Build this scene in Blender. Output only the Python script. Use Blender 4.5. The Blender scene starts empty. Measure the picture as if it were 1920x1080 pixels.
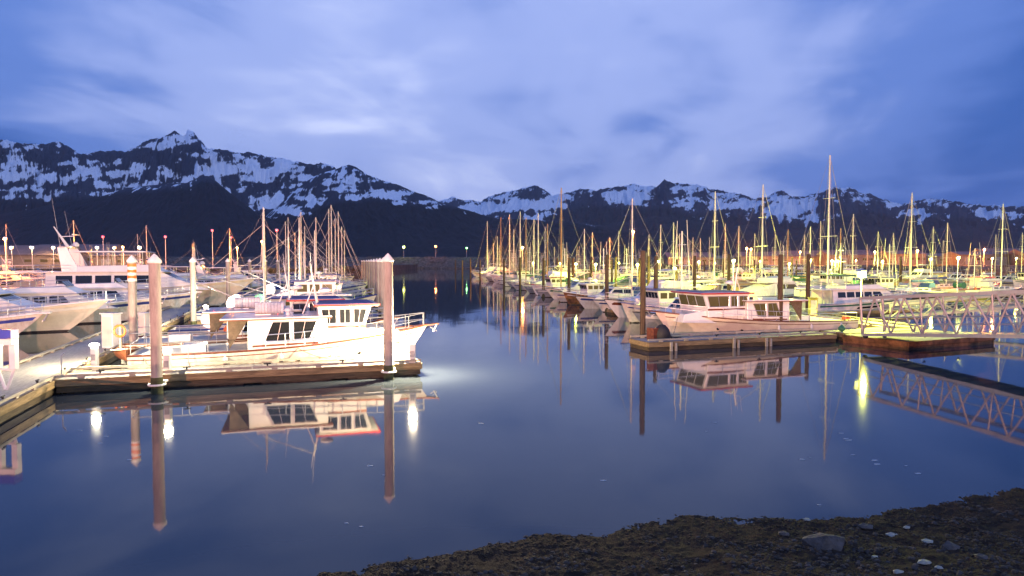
import bpy, math, random
import numpy as np
from mathutils import Vector, Matrix
random.seed(7)
sc = bpy.context.scene
COL = sc.collection
HAZE = 2.2e-5
F = 1280.0; H = 5.0; YH = 490.0
PITCH = math.atan((540 - YH) / F)

# ------------------------------------------------------------------ camera
cam_d = bpy.data.cameras.new("camera"); cam = bpy.data.objects.new("camera", cam_d); COL.objects.link(cam)
cam_d.sensor_width = 36; cam_d.lens = 24; cam_d.clip_start = 0.1; cam_d.clip_end = 60000
cam.location = (0, 0, H); cam.rotation_euler = (math.pi / 2 - PITCH, 0, 0)
sc.camera = cam
cp, sp = math.cos(PITCH), math.sin(PITCH)
def ray(px, py):
    a = (px - 960) / F; b = (540 - py) / F
    return Vector((a, cp + b * sp, b * cp - sp))
def at(px, py, z=0.0):
    d = ray(px, py); k = (z - H) / d.z
    return Vector((d.x * k, d.y * k, z))
def atY(px, py, Y):
    d = ray(px, py); k = Y / d.y
    return Vector((d.x * k, Y, H + d.z * k))

# ------------------------------------------------------------------ materials
MATS = {}
def mat(name, col, rough=.5, metal=0., var=.12, scale=3., bump=0., bscale=None, emis=None, estr=0., spec=.5, coat=0., stretch=None, col2=None):
    if name in MATS: return MATS[name]
    m = bpy.data.materials.new(name); m.use_nodes = True
    nt = m.node_tree; N = nt.nodes; Lk = nt.links; b = N['Principled BSDF']
    b.inputs['Roughness'].default_value = rough; b.inputs['Metallic'].default_value = metal
    b.inputs['Specular IOR Level'].default_value = spec
    if coat: b.inputs['Coat Weight'].default_value = coat
    tc = N.new('ShaderNodeTexCoord'); src = tc.outputs['Object']
    if stretch:
        mp = N.new('ShaderNodeMapping'); mp.inputs['Scale'].default_value = stretch; Lk.new(src, mp.inputs[0]); src = mp.outputs[0]
    if var > 0:
        no = N.new('ShaderNodeTexNoise'); no.inputs['Scale'].default_value = scale; no.inputs['Detail'].default_value = 6
        no.inputs['Roughness'].default_value = .65
        Lk.new(src, no.inputs['Vector'])
        mx = N.new('ShaderNodeMix'); mx.data_type = 'RGBA'
        c2 = col2 or tuple(c * (1 - 2.2 * var) for c in col)
        mr = N.new('ShaderNodeMapRange'); mr.inputs['From Min'].default_value = .3; mr.inputs['From Max'].default_value = .7
        Lk.new(no.outputs['Fac'], mr.inputs['Value']); Lk.new(mr.outputs[0], mx.inputs['Factor'])
        mx.inputs['A'].default_value = (*[max(c, 0) for c in c2], 1); mx.inputs['B'].default_value = (*[min(c * (1 + .5 * var), 1) for c in col], 1)
        Lk.new(mx.outputs['Result'], b.inputs['Base Color'])
    else: b.inputs['Base Color'].default_value = (*col, 1)
    if bump:
        nb = N.new('ShaderNodeTexNoise'); nb.inputs['Scale'].default_value = bscale or scale * 4; nb.inputs['Detail'].default_value = 5
        Lk.new(src, nb.inputs['Vector']); bp = N.new('ShaderNodeBump'); bp.inputs['Strength'].default_value = bump; bp.inputs['Distance'].default_value = .05
        Lk.new(nb.outputs['Fac'], bp.inputs['Height']); Lk.new(bp.outputs[0], b.inputs['Normal'])
    if emis:
        b.inputs['Emission Color'].default_value = (*emis, 1); b.inputs['Emission Strength'].default_value = estr
    MATS[name] = m; return m
WHITE = mat('gelcoat_white', (.72, .72, .70), .25, var=.06, scale=1.3, coat=.3)
CREAM = mat('gelcoat_cream', (.72, .66, .56), .3, var=.08, scale=1.5, coat=.2)
PINKH = mat('hull_rust_white', (.62, .55, .52), .4, var=.16, scale=2)
DECKM = mat('deck_nonskid', (.55, .55, .54), .7, var=.12, scale=5)
NAVY = mat('paint_navy', (.03, .05, .22), .3, var=.1)
BLUES = mat('stripe_blue', (.06, .08, .42), .3, var=.1)
GREYH = mat('hull_grey', (.28, .30, .33), .4, var=.15)
REDH = mat('paint_red', (.38, .025, .02), .4, var=.12)
GREENH = mat('paint_green', (.04, .16, .10), .4, var=.12)
HULLW = mat('hull_paint_weathered', (.72, .71, .68), .3, var=.1, scale=1.6, stretch=(3, 3, .45), col2=(.56, .49, .40), coat=.2)
TEAK = mat('teak_trim', (.17, .05, .022), .5, var=.25, scale=6)
BOOT = mat('antifouling', (.04, .03, .035), .7, var=.2)
GLASS = mat('cabin_glass', (.015, .018, .022), .06, var=.1, spec=.7)
GLASSW = mat('cabin_glass_lit', (.05, .04, .02), .1, var=.1, emis=(1, .70, .18), estr=.07)
STEEL = mat('stainless_steel', (.62, .62, .64), .3, .8, var=.08)
ALU = mat('mast_aluminium', (.62, .60, .57), .42, .35, var=.08)
WOODM = mat('mast_wood', (.42, .22, .10), .5, var=.15)
CBLUE = mat('canvas_blue', (.03, .07, .25), .85, var=.15, scale=8, bump=.3)
CGREEN = mat('canvas_green', (.04, .14, .08), .85, var=.15, scale=8, bump=.3)
CWHITE = mat('canvas_white', (.66, .66, .66), .85, var=.12, scale=8, bump=.3)
CTAN = mat('canvas_tan', (.42, .30, .18), .85, var=.15, scale=8, bump=.3)
ROPE = mat('rope', (.3, .27, .2), .9, var=.2)
RIG = mat('rigging_wire', (.42, .38, .36), .45, .5, var=.05)
RUB = mat('rubber_black', (.02, .02, .022), .7, var=.2)
ORANGE = mat('buoy_orange', (.75, .16, .03), .5, var=.1)
YELL = mat('paint_yellow', (.6, .5, .06), .5, var=.1)
PILEM = mat('piling_galvanised', (.36, .31, .28), .65, var=.22, scale=1.2, bump=.2, stretch=(3, 3, .6))
PILEW = mat('piling_creosote_wood', (.10, .065, .035), .85, var=.35, scale=4, bump=.6, stretch=(3, 3, .35))
ALGAE = mat('piling_algae', (.07, .075, .03), .9, var=.35, scale=6, bump=.6)
CAPM = mat('piling_cap_plastic', (.75, .74, .72), .5, var=.08)
PLANK = mat('dock_planks', (.46, .42, .37), .85, var=.18, scale=3, bump=.4, stretch=(.6, 5, 5))
TIMB = mat('dock_timber', (.36, .25, .12), .85, var=.3, scale=2.2, bump=.6, stretch=(.5, 4, 4))
TIMBD = mat('dock_timber_wet', (.10, .07, .035), .7, var=.35, scale=2.5, bump=.6, stretch=(.5, 4, 4))
RAILT = mat('bull_rail_timber', (.50, .44, .34), .8, var=.2, scale=3, bump=.4, stretch=(.6, 5, 5))
FLOAT = mat('float_concrete', (.16, .14, .11), .9, var=.35, scale=2, bump=.4)
RUSTY = mat('float_rusty', (.28, .12, .05), .8, var=.4, scale=1.8, bump=.4)
TRUSSM = mat('truss_galvanised', (.33, .31, .33), .5, .3, var=.12, scale=2)
GRAVLAND = mat('yard_gravel', (.12, .10, .085), .95, var=.3, scale=.3)
ROCKM = mat('riprap_rock', (.16, .14, .12), .9, var=.35, scale=.6, bump=.6)
SHEDM = mat('shed_metal', (.22, .19, .17), .6, var=.15, scale=.4)
SHEDD = mat('shed_roof', (.18, .16, .16), .6, var=.15, scale=.4)
WINGM = mat('canvas_brown', (.12, .09, .06), .9, var=.2, scale=6)
STONE = mat('shore_stone', (.13, .10, .082), .8, var=.3, scale=6, bump=.5)
STONEW = mat('shore_shell_white', (.42, .38, .30), .6, var=.2, scale=8)
def lampmat(n, c, s): return mat(n, (.8, .8, .8), .4, var=0, emis=c, estr=s)
L_WARM = lampmat('lamp_glow_warm', (1, .86, .5), 4.5)
L_YG = lampmat('lamp_glow_yellowgreen', (.96, 1, .14), 5)
L_OR = lampmat('lamp_glow_orange', (1, .34, .06), 3.2)
L_RED = lampmat('lamp_glow_red', (1, .02, .03), 3.5)
L_GR = lampmat('lamp_glow_green', (.30, 1, .25), 6)

# ------------------------------------------------------------------ mesh builder
class MB:
    def __init__(s): s.v = []; s.f = []
    def add(s, vs, fs):
        o = len(s.v); s.v += [tuple(p) for p in vs]; s.f += [tuple(i + o for i in f) for f in fs]; return s
    def box(s, c, d, rz=0, ry=0):
        hx, hy, hz = d[0] / 2, d[1] / 2, d[2] / 2
        R = Matrix.Rotation(rz, 3, 'Z') @ Matrix.Rotation(ry, 3, 'Y')
        vs = [Vector(c) + R @ Vector((x * hx, y * hy, z * hz)) for x in (-1, 1) for y in (-1, 1) for z in (-1, 1)]
        return s.add(vs, [(0, 1, 3, 2), (4, 6, 7, 5), (0, 4, 5, 1), (2, 3, 7, 6), (0, 2, 6, 4), (1, 5, 7, 3)])
    def tube(s, a, b, r, r2=None, n=6, caps=True):
        a = Vector(a); b = Vector(b); r2 = r if r2 is None else r2
        d = (b - a)
        if d.length < 1e-6: return s
        d.normalize(); x = d.orthogonal().normalized(); y = d.cross(x)
        vs = []
        for p, rr in ((a, r), (b, r2)):
            for i in range(n):
                t = 2 * math.pi * i / n; vs.append(p + (x * math.cos(t) + y * math.sin(t)) * rr)
        fs = [(i, (i + 1) % n, n + (i + 1) % n, n + i) for i in range(n)]
        if caps: fs += [tuple(range(n))[::-1], tuple(range(n, 2 * n))]
        return s.add(vs, fs)
    def path(s, pts, r, n=6):
        for a, b in zip(pts[:-1], pts[1:]): s.tube(a, b, r, n=n)
        return s
    def prism(s, prof, y0, y1, inset=0., zref=None):
        """profile (x,z) list extruded in y; inset narrows by height"""
        zs = [p[1] for p in prof]; z0, z1 = min(zs), max(zs); n = len(prof)
        def k(z): return inset * (z - z0) / max(z1 - z0, 1e-6)
        vs = [(x, y0 + (k(z) if y0 < y1 else -k(z)), z) for x, z in prof] + [(x, y1 - (k(z) if y0 < y1 else -k(z)), z) for x, z in prof]
        fs = [tuple(range(n)), tuple(range(2 * n - 1, n - 1, -1))] + [(i, n + i, n + (i + 1) % n, (i + 1) % n) for i in range(n)]
        return s.add(vs, fs)
    def lathe(s, c, prof, n=12):
        c = Vector(c); vs = []
        for r, z in prof:
            for i in range(n):
                t = 2 * math.pi * i / n; vs.append(c + Vector((r * math.cos(t), r * math.sin(t), z)))
        fs = []
        for j in range(len(prof) - 1):
            for i in range(n):
                a = j * n + i; b = j * n + (i + 1) % n; fs.append((a, b, b + n, a + n))
        fs += [tuple(range(n))[::-1], tuple(range((len(prof) - 1) * n, len(prof) * n))]
        return s.add(vs, fs)
    def build(s, name, m, parent=None, smooth=False, bevel=0):
        me = bpy.data.meshes.new(name); me.from_pydata(s.v, [], s.f); me.materials.append(m)
        if smooth: me.polygons.foreach_set('use_smooth', [True] * len(me.polygons))
        me.update()
        o = bpy.data.objects.new(name, me); COL.objects.link(o)
        if parent: o.parent = parent
        if smooth:
            try: me.set_sharp_from_angle(angle=math.radians(40))
            except Exception: pass
        if bevel:
            bv = o.modifiers.new('bevel', 'BEVEL'); bv.width = bevel; bv.segments = 2; bv.limit_method = 'ANGLE'
        return o
def tag(o, label=None, cat=None, group=None, kind=None):
    if label: o['label'] = label
    if cat: o['category'] = cat
    if group: o['group'] = group
    if kind: o['kind'] = kind
    return o
def empty(name, loc=(0, 0, 0), rz=0):
    o = bpy.data.objects.new(name, None); COL.objects.link(o); o.location = loc; o.rotation_euler = (0, 0, rz); o.empty_display_size = .3; return o
KIDS = {}
def copy_tree(o, parent=None):
    c = o.copy(); COL.objects.link(c); c.parent = parent
    for ch in list(o.children): copy_tree(ch, c)
    return c
PROTO = {}
def get(key, fn):
    if key not in PROTO:
        r = fn(); PROTO[key] = r; return r
    return copy_tree(PROTO[key])

# ------------------------------------------------------------------ hulls
class Hull:
    def __init__(s, L, B, zs, zb, transom=.82, rake=.10, keel=-.5, pw=2.2, dip=0.):
        s.L, s.B, s.zs, s.zb, s.tr, s.rake, s.keel, s.pw, s.dip = L, B, zs, zb, transom, rake, keel, pw, dip
    def b(s, t):
        if t < .45: return s.B / 2 * (s.tr + (1 - s.tr) * math.sin(math.pi / 2 * t / .45))
        return s.B / 2 * max(1 - ((t - .45) / .55) ** 2.3, .012)
    def sh(s, t): return s.zs + (s.zb - s.zs) * t ** s.pw - s.dip * math.sin(math.pi * min(t * 1.2, 1))
    def pt(s, t, q, side=1, off=0., zoff=0.):
        z = s.keel + (s.sh(t) - s.keel) * q
        lo = (.72 + .28 * q ** .5); hi = (.12 + .88 * q ** 1.15)
        w = t ** 1.6
        y = s.b(t) * (lo * (1 - w) + hi * w)
        x = t * s.L * (1 - s.rake * (1 - q) ** 1.1) - s.L / 2
        return (x, side * (y + off), z + zoff)
    def qz(s, t, z): return (z - s.keel) / (s.sh(t) - s.keel)
    def mesh(s, n=22):
        m = MB(); qs = [0, .2, .4, .6, .8, .93, 1]; ts = [i / n for i in range(n + 1)]
        for side in (-1, 1):
            vs = [s.pt(t, q, side) for t in ts for q in qs]; k = len(qs); fs = []
            for i in range(n):
                for j in range(k - 1):
                    f = (i * k + j, (i + 1) * k + j, (i + 1) * k + j + 1, i * k + j + 1); fs.append(f if side < 0 else f[::-1])
            m.add(vs, fs)
        tr = [s.pt(0, q, -1) for q in qs] + [s.pt(0, q, 1) for q in qs[::-1]]
        m.add(tr, [tuple(range(len(tr)))])
        bt = [s.pt(t, 0, -1) for t in ts] + [s.pt(t, 0, 1) for t in ts[::-1]]
        m.add(bt, [tuple(range(len(bt)))]); return m
    def deck(s, drop=.1, n=22):
        m = MB(); vs = []
        for i in range(n + 1):
            t = i / n
            for side in (-1, 1):
                x, y, z = s.pt(t, 1, side); vs.append((x - .02, y * .985, z - drop))
        m.add(vs, [(2 * i, 2 * i + 2, 2 * i + 3, 2 * i + 1) for i in range(n)]); return m
    def rail(s, r=.04, t0=0, t1=1, zoff=0, n=22, side=(-1, 1)):
        m = MB()
        for sd in side: m.path([s.pt(t0 + (t1 - t0) * i / n, 1, sd, .015, zoff) for i in range(n + 1)], r, 5)
        return m
    def strip(s, q0, q1, off=.008, t0=0, t1=1, n=22, absz=False):
        m = MB()
        for sd in (-1, 1):
            vs = []
            for i in range(n + 1):
                t = t0 + (t1 - t0) * i / n
                a, b_ = (s.qz(t, q0), s.qz(t, q1)) if absz else (q0, q1)
                vs += [s.pt(t, a, sd, off), s.pt(t, b_, sd, off)]
            m.add(vs, [((2 * i, 2 * i + 2, 2 * i + 3, 2 * i + 1) if sd < 0 else (2 * i + 1, 2 * i + 3, 2 * i + 2, 2 * i)) for i in range(n)])
        return m
    def railing(s, t0, t1, h=.7, n=8, rails=2, r=.016, inset=-.08):
        m = MB()
        def P(t, sd, z): x, y, zz = s.pt(t, 1, sd, inset if s.b(t) > .3 else -.01); return (x, y, zz + z)
        for sd in (-1, 1):
            ts = [t0 + (t1 - t0) * i / n for i in range(n + 1)]
            for t in ts: m.tube(P(t, sd, -.02), P(t, sd, h), r, n=5)
            for k in range(rails):
                z = h * (k + 1) / rails
                m.path([P(t, sd, z) for t in ts], r, 5)
        for k in range(rails): m.tube(P(t1, -1, h * (k + 1) / rails), P(t1, 1, h * (k + 1) / rails), r, n=5)
        return m
def side_windows(root, wins, w, inset_fn, m=GLASS, t=.02, framed=False):
    """wins: list of profile polygons; one pane mesh each side"""
    for prof in wins:
        for sd in (-1, 1):
            b = MB(); n = len(prof)
            vs = [(x, sd * (w - inset_fn(z) - .03), z) for x, z in prof] + [(x, sd * (w - inset_fn(z) + t), z) for x, z in prof]
            fs = [tuple(range(n)), tuple(range(2 * n - 1, n - 1, -1))] + [(i, n + i, n + (i + 1) % n, (i + 1) % n) for i in range(n)]
            b.add(vs, fs); wo_ = b.build('window' if m in (GLASS, GLASSW) else 'cabin_stripe', m, root)
            if framed:
                q = vs[n:] + [vs[n]]; MB().path(q, .022, 5).path([tuple((Vector(vs[n]) + Vector(vs[n + 1])) / 2), tuple((Vector(vs[n + 2]) + Vector(vs[n + 3])) / 2)], .012, 4).build('window_frame', STEEL, wo_)
def house(root, name, prof, w, inset, m=WHITE, bevel=0):
    z0 = min(p[1] for p in prof); z1 = max(p[1] for p in prof)
    MB().prism(prof, -w, w, inset).build(name, m, root, bevel=bevel)
    return lambda z: inset * (z - z0) / (z1 - z0)
def front_windows(root, xb, zb, xt, zt, w, k, m=GLASS, sgn=1):
    """k panes on a raked front face from (xb,zb) to (xt,zt)"""
    d = Vector((xt - xb, 0, zt - zb)).normalized(); nrm = Vector((d.z, 0, -d.x)) * sgn
    for i in range(k):
        y0 = -w + 2 * w * i / k + .04; y1 = -w + 2 * w * (i + 1) / k - .04
        q = [Vector((xb, y0, zb)), Vector((xb, y1, zb)), Vector((xt, y1, zt)), Vector((xt, y0, zt))]
        vs = [p - nrm * .03 for p in q] + [p + nrm * .018 for p in q]
        MB().add(vs, [(0, 1, 2, 3), (4, 5, 6, 7), (0, 1, 5, 4), (1, 2, 6, 5), (2, 3, 7, 6), (3, 0, 4, 7)]).build('window', m, root)

NEST = {'hull': ('rub_rail', 'hull_stripe', 'boot_stripe', 'porthole', 'hull_window', 'bulwark_cap', 'gunwale'), 'mast': ('radar_dome', 'radar_bar', 'antenna'), 'pulpit': ('anchor',), 'saloon_roof': ('roof_trim', 'roof_vent', 'roof_hatch'),
        'raft_canister': ('raft_cradle',), 'bimini': ('bimini_frame',), 'wheelhouse_roof': ('roof_pad', 'roof_edge'), 'hardtop': ('hardtop_post',), 'boom': ('sail_cover',), 'shade': ('globe',), 'door': ('handle',)}
def nest(r):
    st = lambda o: o.name.split('.')[0]
    kids = list(r.children)
    for k in kids:
        if st(k) in NEST:
            for c in kids:
                if c is not k and st(c) in NEST[st(k)] and c.parent == r: c.parent = k
    return r
# ------------------------------------------------------------------ trawler yacht
def trawler(L=13., hero=True, trim=REDH, stripe=TEAK, wh=(2.9, 5.2), sal=8.3, roof_end=9.4, lit=GLASS, mast_h=4.3, canister=True, hullm=HULLW):
    r = empty('trawler'); hb = Hull(L, L * .31, 1.05, 1.85, transom=.86, rake=.13, pw=2.4)
    hb.mesh(30).build('hull', hullm, r, smooth=True)
    hb.deck(.12, 30).build('deck', DECKM, r)
    hb.rail(.045, n=30).build('rub_rail', stripe, r)
    hb.strip(.86, .885, t0=.0, t1=.97).build('hull_stripe', stripe, r)
    hb.strip(-.3, .09, absz=True).build('boot_stripe', BOOT, r)
    def X(s): return L / 2 - s
    w = L * .31 / 2 - .42
    a, b = wh
    # raised foredeck trunk
    f1 = house(r, 'trunk_cabin', [(X(b + .2), 1.0), (X(a - 1.5), 1.2), (X(a - 1.3), 1.72), (X(a - .2), 1.86), (X(b + .2), 1.9)], w * .78, .12, WHITE, .03)
    f2 = house(r, 'saloon', [(X(sal), .95), (X(b - .3), .95), (X(b - .3), 2.42), (X(sal), 2.42)], w, .06, WHITE, .03)
    f3 = house(r, 'wheelhouse', [(X(b), 1.5), (X(a + .25), 1.5), (X(a + .25), 2.1), (X(a - .02), 2.92), (X(b + .1), 2.92)], w * .86, .07, WHITE, .03)
    MB().prism([(X(roof_end), 2.425), (X(b - .5), 2.46), (X(b - .5), 2.54), (X(roof_end), 2.505)], -w - .2, w + .2).build('saloon_roof', WHITE, r, bevel=.02)
    MB().prism([(X(roof_end + .015), 2.395), (X(b - .5), 2.43), (X(b - .5), 2.485), (X(roof_end + .015), 2.45)], -w - .215, w + .215).build('roof_trim', stripe, r)
    MB().prism([(X(b + .25), 2.925), (X(a - .3), 2.925), (X(a - .36), 2.98), (X(a - .25), 3.05), (X(b + .2), 3.03)], -w * .86 - .14, w * .86 + .14).build('wheelhouse_roof', WHITE, r, bevel=.02)
    MB().prism([(X(b + .27), 2.938), (X(a - .32), 2.938), (X(a - .39), 2.98), (X(a - .36), 3.035), (X(b + .27), 3.02)], -w * .86 - .165, w * .86 + .165).build('roof_edge', trim, r)
    MB().prism([(X(b + .1), 3.03), (X(a - .15), 3.05), (X(a - .05), 3.09), (X(b), 3.08)], -w * .8, w * .8).build('roof_pad', CBLUE, r)
    # aft wing walls
    for sd in (-1, 1):
        MB().prism([(X(roof_end - .35), 1.15), (X(roof_end - .3), 2.4), (X(sal), 2.4)], sd * (w - .02), sd * (w - .1)).build('wing_panel', WINGM, r)
    MB().box((X(sal) - .02, 0, 1.65), (.05, .8, 1.35)).build('door', GLASS, r)
    # windows
    sl = (sal - b)
    x0 = sal - .95; x1 = b + .35; mid = (x0 + x1) / 2
    side_windows(r, [[(X(x0 + .25), 1.45), (X(mid + .08), 1.45), (X(mid + .08), 2.3), (X(x0 - .1), 2.3)],
                     [(X(mid - .08), 1.45), (X(x1 + .15), 1.5), (X(x1 - .2), 2.3), (X(mid - .08), 2.3)]], w, f2, lit, framed=True)
    side_windows(r, [[(X(b - .12), 2.15), (X(b - .72), 2.15), (X(b - .72), 2.8), (X(b - .05), 2.8)],
                     [(X(b - .86), 2.15), (X(b - 1.35), 2.15), (X(b - 1.35), 2.8), (X(b - .86), 2.8)],
                     [(X(b - 1.5), 2.15), (X(a + .38), 2.15), (X(a + .2), 2.8), (X(b - 1.5), 2.8)]], w * .86, f3, lit, framed=True)
    front_windows(r, X(a + .23), 2.17, X(a + .02), 2.82, w * .76, 3, lit, 1)
    side_windows(r, [[(X(sal - .2), 1.2), (X(b + .1), 1.28), (X(b + .1), 1.37), (X(sal - .2), 1.29)]], w, f2, stripe, .012)
    # side stripe and portholes
    side_windows(r, [[(X(b), 1.95), (X(a + .25), 1.92), (X(a + .25), 2.04), (X(b), 2.04)]], w * .86, f3, stripe, .012)
    for t in (.55, .66, .77):
        for sd in (-1, 1):
            p = hb.pt(t, .62, sd); MB().tube((p[0], p[1] - sd * .05, p[2]), (p[0], p[1] + sd * .02, p[2]), .09, n=10).build('porthole', GLASS, r)
    hb.railing(.42, .985, .62, 9, 2, .018).build('bow_railing', STEEL, r)
    # aft rail
    m = MB()
    for sd in (-1, 1):
        pts = [hb.pt(t, 1, sd, -.08, .5) for t in (.01, .08, .16, .24, .30)]
        m.path(pts, .02); [m.tube((p[0], p[1], p[2] - .5), p, .016, n=5) for p in pts]
    m.tube(hb.pt(.01, 1, -1, -.08, .5), hb.pt(.01, 1, 1, -.08, .5), .02); m.build('stern_railing', STEEL, r)
    # mast
    mx = X(b + .05)
    m = MB().tube((mx, 0, 2.9), (mx - .25, 0, mast_h), .07, .04, 8).tube((mx - .2, -.55, 3.9), (mx - .2, .55, 3.9), .025)
    m.tube((mx - .7, 0, 2.5), (mx - .2, 0, 3.8), .03)
    mo = m.build('mast', WHITE, r)
    MB().tube((mx + .05, 0, 3.5), (mx + .35, 0, 3.5), .04).lathe((mx + .35, 0, 3.5), [(.05, 0), (.3, .04), (.3, .16), (.12, .24)], 12).build('radar_dome', WHITE, r, smooth=True)
    for yy, hh in ((-.5, 5.4), (.5, 5.0), (.1, 4.9)):
        MB().tube((mx - .2, yy, 3.9), (mx - .35, yy * 1.1, hh), .012, .006, 5).build('antenna', WHITE, r)
    m = MB().tube((mx - .2, 0, mast_h - .1), (X(roof_end - 1.6), 0, 3.15), .018)
    m.build('boom', ALU, r)
    # pulpit and anchor
    MB().prism([(X(.7), 1.72), (X(-.55), 1.86), (X(-.55), 1.92), (X(.7), 1.80)], -.2, .2).build('pulpit', TEAK, r)
    MB().tube((X(-.5), 0, 1.86), (X(-.3), 0, 1.5), .03).tube((X(-.42), -.2, 1.55), (X(-.42), .2, 1.55), .03).tube((X(-.42), -.2, 1.55), (X(-.2), -.28, 1.7), .02).tube((X(-.42), .2, 1.55), (X(-.2), .28, 1.7), .02).build('anchor', STEEL, r)
    MB().box((X(a - 1.0), 0, 1.83), (.45, .4, .25)).build('windlass', STEEL, r)
    if canister:
        m = MB()
        for k in range(9): m.tube((X(sal - .25) + k * .14 + .005, .2, 2.82), (X(sal - .25) + (k + 1) * .14 - .005, .2, 2.82), .30 - .015 * (k % 2), n=14)
        m.build('raft_canister', CWHITE, r)
        MB().box((X(sal - .6), .2, 2.53), (.7, .5, .05)).build('raft_cradle', STEEL, r)
    MB().lathe((X(b + 1.4), -.5, 2.5), [(.09, 0), (.09, .15), (.16, .2), (.16, .3), (.05, .36)], 10).build('roof_vent', WHITE, r)
    MB().box((X(b + .9), .3, 2.58), (.5, .5, .1)).build('roof_hatch', GLASS, r)
    for t in (.12, .3, .48):
        for sd in (-1, 1):
            p = hb.pt(t, .8, sd, .1)
            MB().lathe((p[0], p[1] + sd * .02, .42), [(.02, 0), (.09, .08), (.09, .42), (.02, .5)], 8).tube((p[0], p[1] + sd * .02, .9), (p[0], p[1] - sd * .1, hb.sh(t)), .012, n=4).build('fender', CWHITE, r, smooth=True)
    MB().box((X(roof_end + 1.2), 0, 1.12), (1.0, .9, .35)).build('deck_box', WHITE, r, bevel=.02)
    r['L'] = L; return nest(r)

# ------------------------------------------------------------------ motor yacht
def yacht(L=18., stripe=NAVY, decks=2, hullm=HULLW, arch=True, canvas=None):
    r = empty('motor_yacht'); zs, zb = L * .075, L * .135
    hb = Hull(L, L * .27, zs, zb, transom=.86, rake=.2, pw=1.8)
    hb.mesh(30).build('hull', hullm, r, smooth=True); hb.deck(.15, 30).build('deck', DECKM, r)
    hb.rail(.05, n=30).build('rub_rail', WHITE, r)
    hb.strip(.80, .90, t0=.02, t1=.985, n=30).build('hull_stripe', stripe, r)
    hb.strip(-.3, .12, absz=True).build('boot_stripe', BOOT, r)
    k = L / 18.
    w = L * .27 / 2 - .45 * k
    def X(t): return (t - .5) * L
    z0 = zs - .1; z1 = z0 + 1.75 * k; z2 = z1 + 1.2 * k
    f1 = house(r, 'main_cabin', [(X(.14), z0), (X(.80), z0 + .25 * k), (X(.66), z1 - .55 * k), (X(.60), z1), (X(.14), z1)], w, .25 * k, WHITE, .04)
    n = 5; wins = []
    for i in range(n):
        xa, xb = .18 + .38 * i / n, .18 + .38 * (i + 1) / n - .012
        wins.append([(X(xa), z0 + .85 * k), (X(xb + (.03 if i == n - 1 else 0)), z0 + .85 * k), (X(xb), z0 + 1.5 * k), (X(xa), z0 + 1.5 * k)])
    side_windows(r, wins, w, f1)
    front_windows(r, X(.653), z1 - .48 * k, X(.61), z1 - .08 * k, w * .68, 3)
    hb.strip(.60, .72, t0=.35, t1=.62, off=.01).build('hull_window', GLASS, r)
    MB().prism([(X(.03), z1 + .005), (X(.62), z1 + .005), (X(.60), z1 + .12), (X(.03), z1 + .10)], -w - .05, w + .05).build('boat_deck', WHITE, r, bevel=.03)
    for tx in (.05, .13):
        for sd in (-1, 1): MB().tube((X(tx), sd * (w - .1), zs - .1), (X(tx), sd * (w - .1), z1), .035).build('deck_post', STEEL, r)
    f2 = house(r, 'flybridge', [(X(.26), z1 + .1), (X(.60), z1 + .1), (X(.55), z1 + .62 * k), (X(.26), z1 + .5 * k)], w * .84, .12, WHITE, .04)
    if decks >= 2:
        MB().prism([(X(.24), z2 + .42 * k), (X(.52), z2 + .42 * k), (X(.55), z2 + .46 * k), (X(.52), z2 + .55 * k), (X(.25), z2 + .52 * k)], -w * .84, w * .84).build('hardtop', canvas or WHITE, r, bevel=.03)
        for tx in (.27, .40, .52):
            for sd in (-1, 1): MB().tube((X(tx), sd * w * .74, z1 + .4 * k), (X(tx), sd * w * .74, z2 + .43 * k), .03).build('hardtop_post', STEEL, r)
    front_windows(r, X(.555), z1 + .66 * k, X(.53), z1 + 1.1 * k, w * .6, 3)
    if arch:
        zt = z2 + .5 * k
        m = MB()
        for sd in (-1, 1):
            m.prism([(X(.20), z1 + .1), (X(.27), z1 + .1), (X(.22), zt + .3 * k), (X(.185), zt + .3 * k)], sd * w * .78, sd * w * .70)
        m.box((X(.205), 0, zt + .3 * k), (.5 * k, w * 1.56, .12)); m.build('radar_arch', WHITE, r)
        MB().tube((X(.205), 0, zt + .3 * k), (X(.15), 0, zt + 2.0 * k), .14 * k, .05, 8).tube((X(.17), 0, zt + 1.2 * k), (X(.23), 0, zt + 1.25 * k), .05).build('mast', WHITE, r)
        MB().box((X(.235), 0, zt + 1.36 * k), (.2, 1.5 * k, .12)).build('radar_bar', WHITE, r)
        MB().lathe((X(.22), w * .5, zt + .36 * k), [(.1, 0), (.32, .1), (.34, .3), (.2, .5), (.03, .56)], 12).build('satellite_dome', WHITE, r, smooth=True)
        for yy, hh in ((-.8, 4.2), (.8, 3.4)):
            MB().tube((X(.2), yy * w, zt), (X(.17), yy * w, zt + hh * k), .015, .008, 5).build('antenna', WHITE, r)
    hb.railing(.42, .99, .75 * k, 14, 3, .018).build('bow_railing', STEEL, r)
    m = MB()
    for sd in (-1, 1):
        pts = [(X(t), sd * w * .95, z1 + .75) for t in (.03, .1, .17, .24)]
        m.path(pts, .018); m.path([(p[0], p[1], p[2] - .3) for p in pts], .014); [m.tube((p[0], p[1], z1 + .1), p, .016, n=5) for p in pts]
    m.path([(X(.03), -w * .95, z1 + .75), (X(.03), w * .95, z1 + .75)], .018); m.build('deck_railing', STEEL, r)
    p = hb.pt(1, 1, 1)
    MB().prism([(p[0] - .9, zb - .08), (p[0] + .35, zb - .04), (p[0] + .35, zb + .04), (p[0] - .9, zb + .02)], -.22, .22).build('pulpit', WHITE, r)
    MB().tube((p[0] + .2, 0, zb - .05), (p[0] - .05, 0, zb - .5), .04).tube((p[0] - .05, -.22, zb - .5), (p[0] - .05, .22, zb - .5), .04).build('anchor', STEEL, r)
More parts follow.
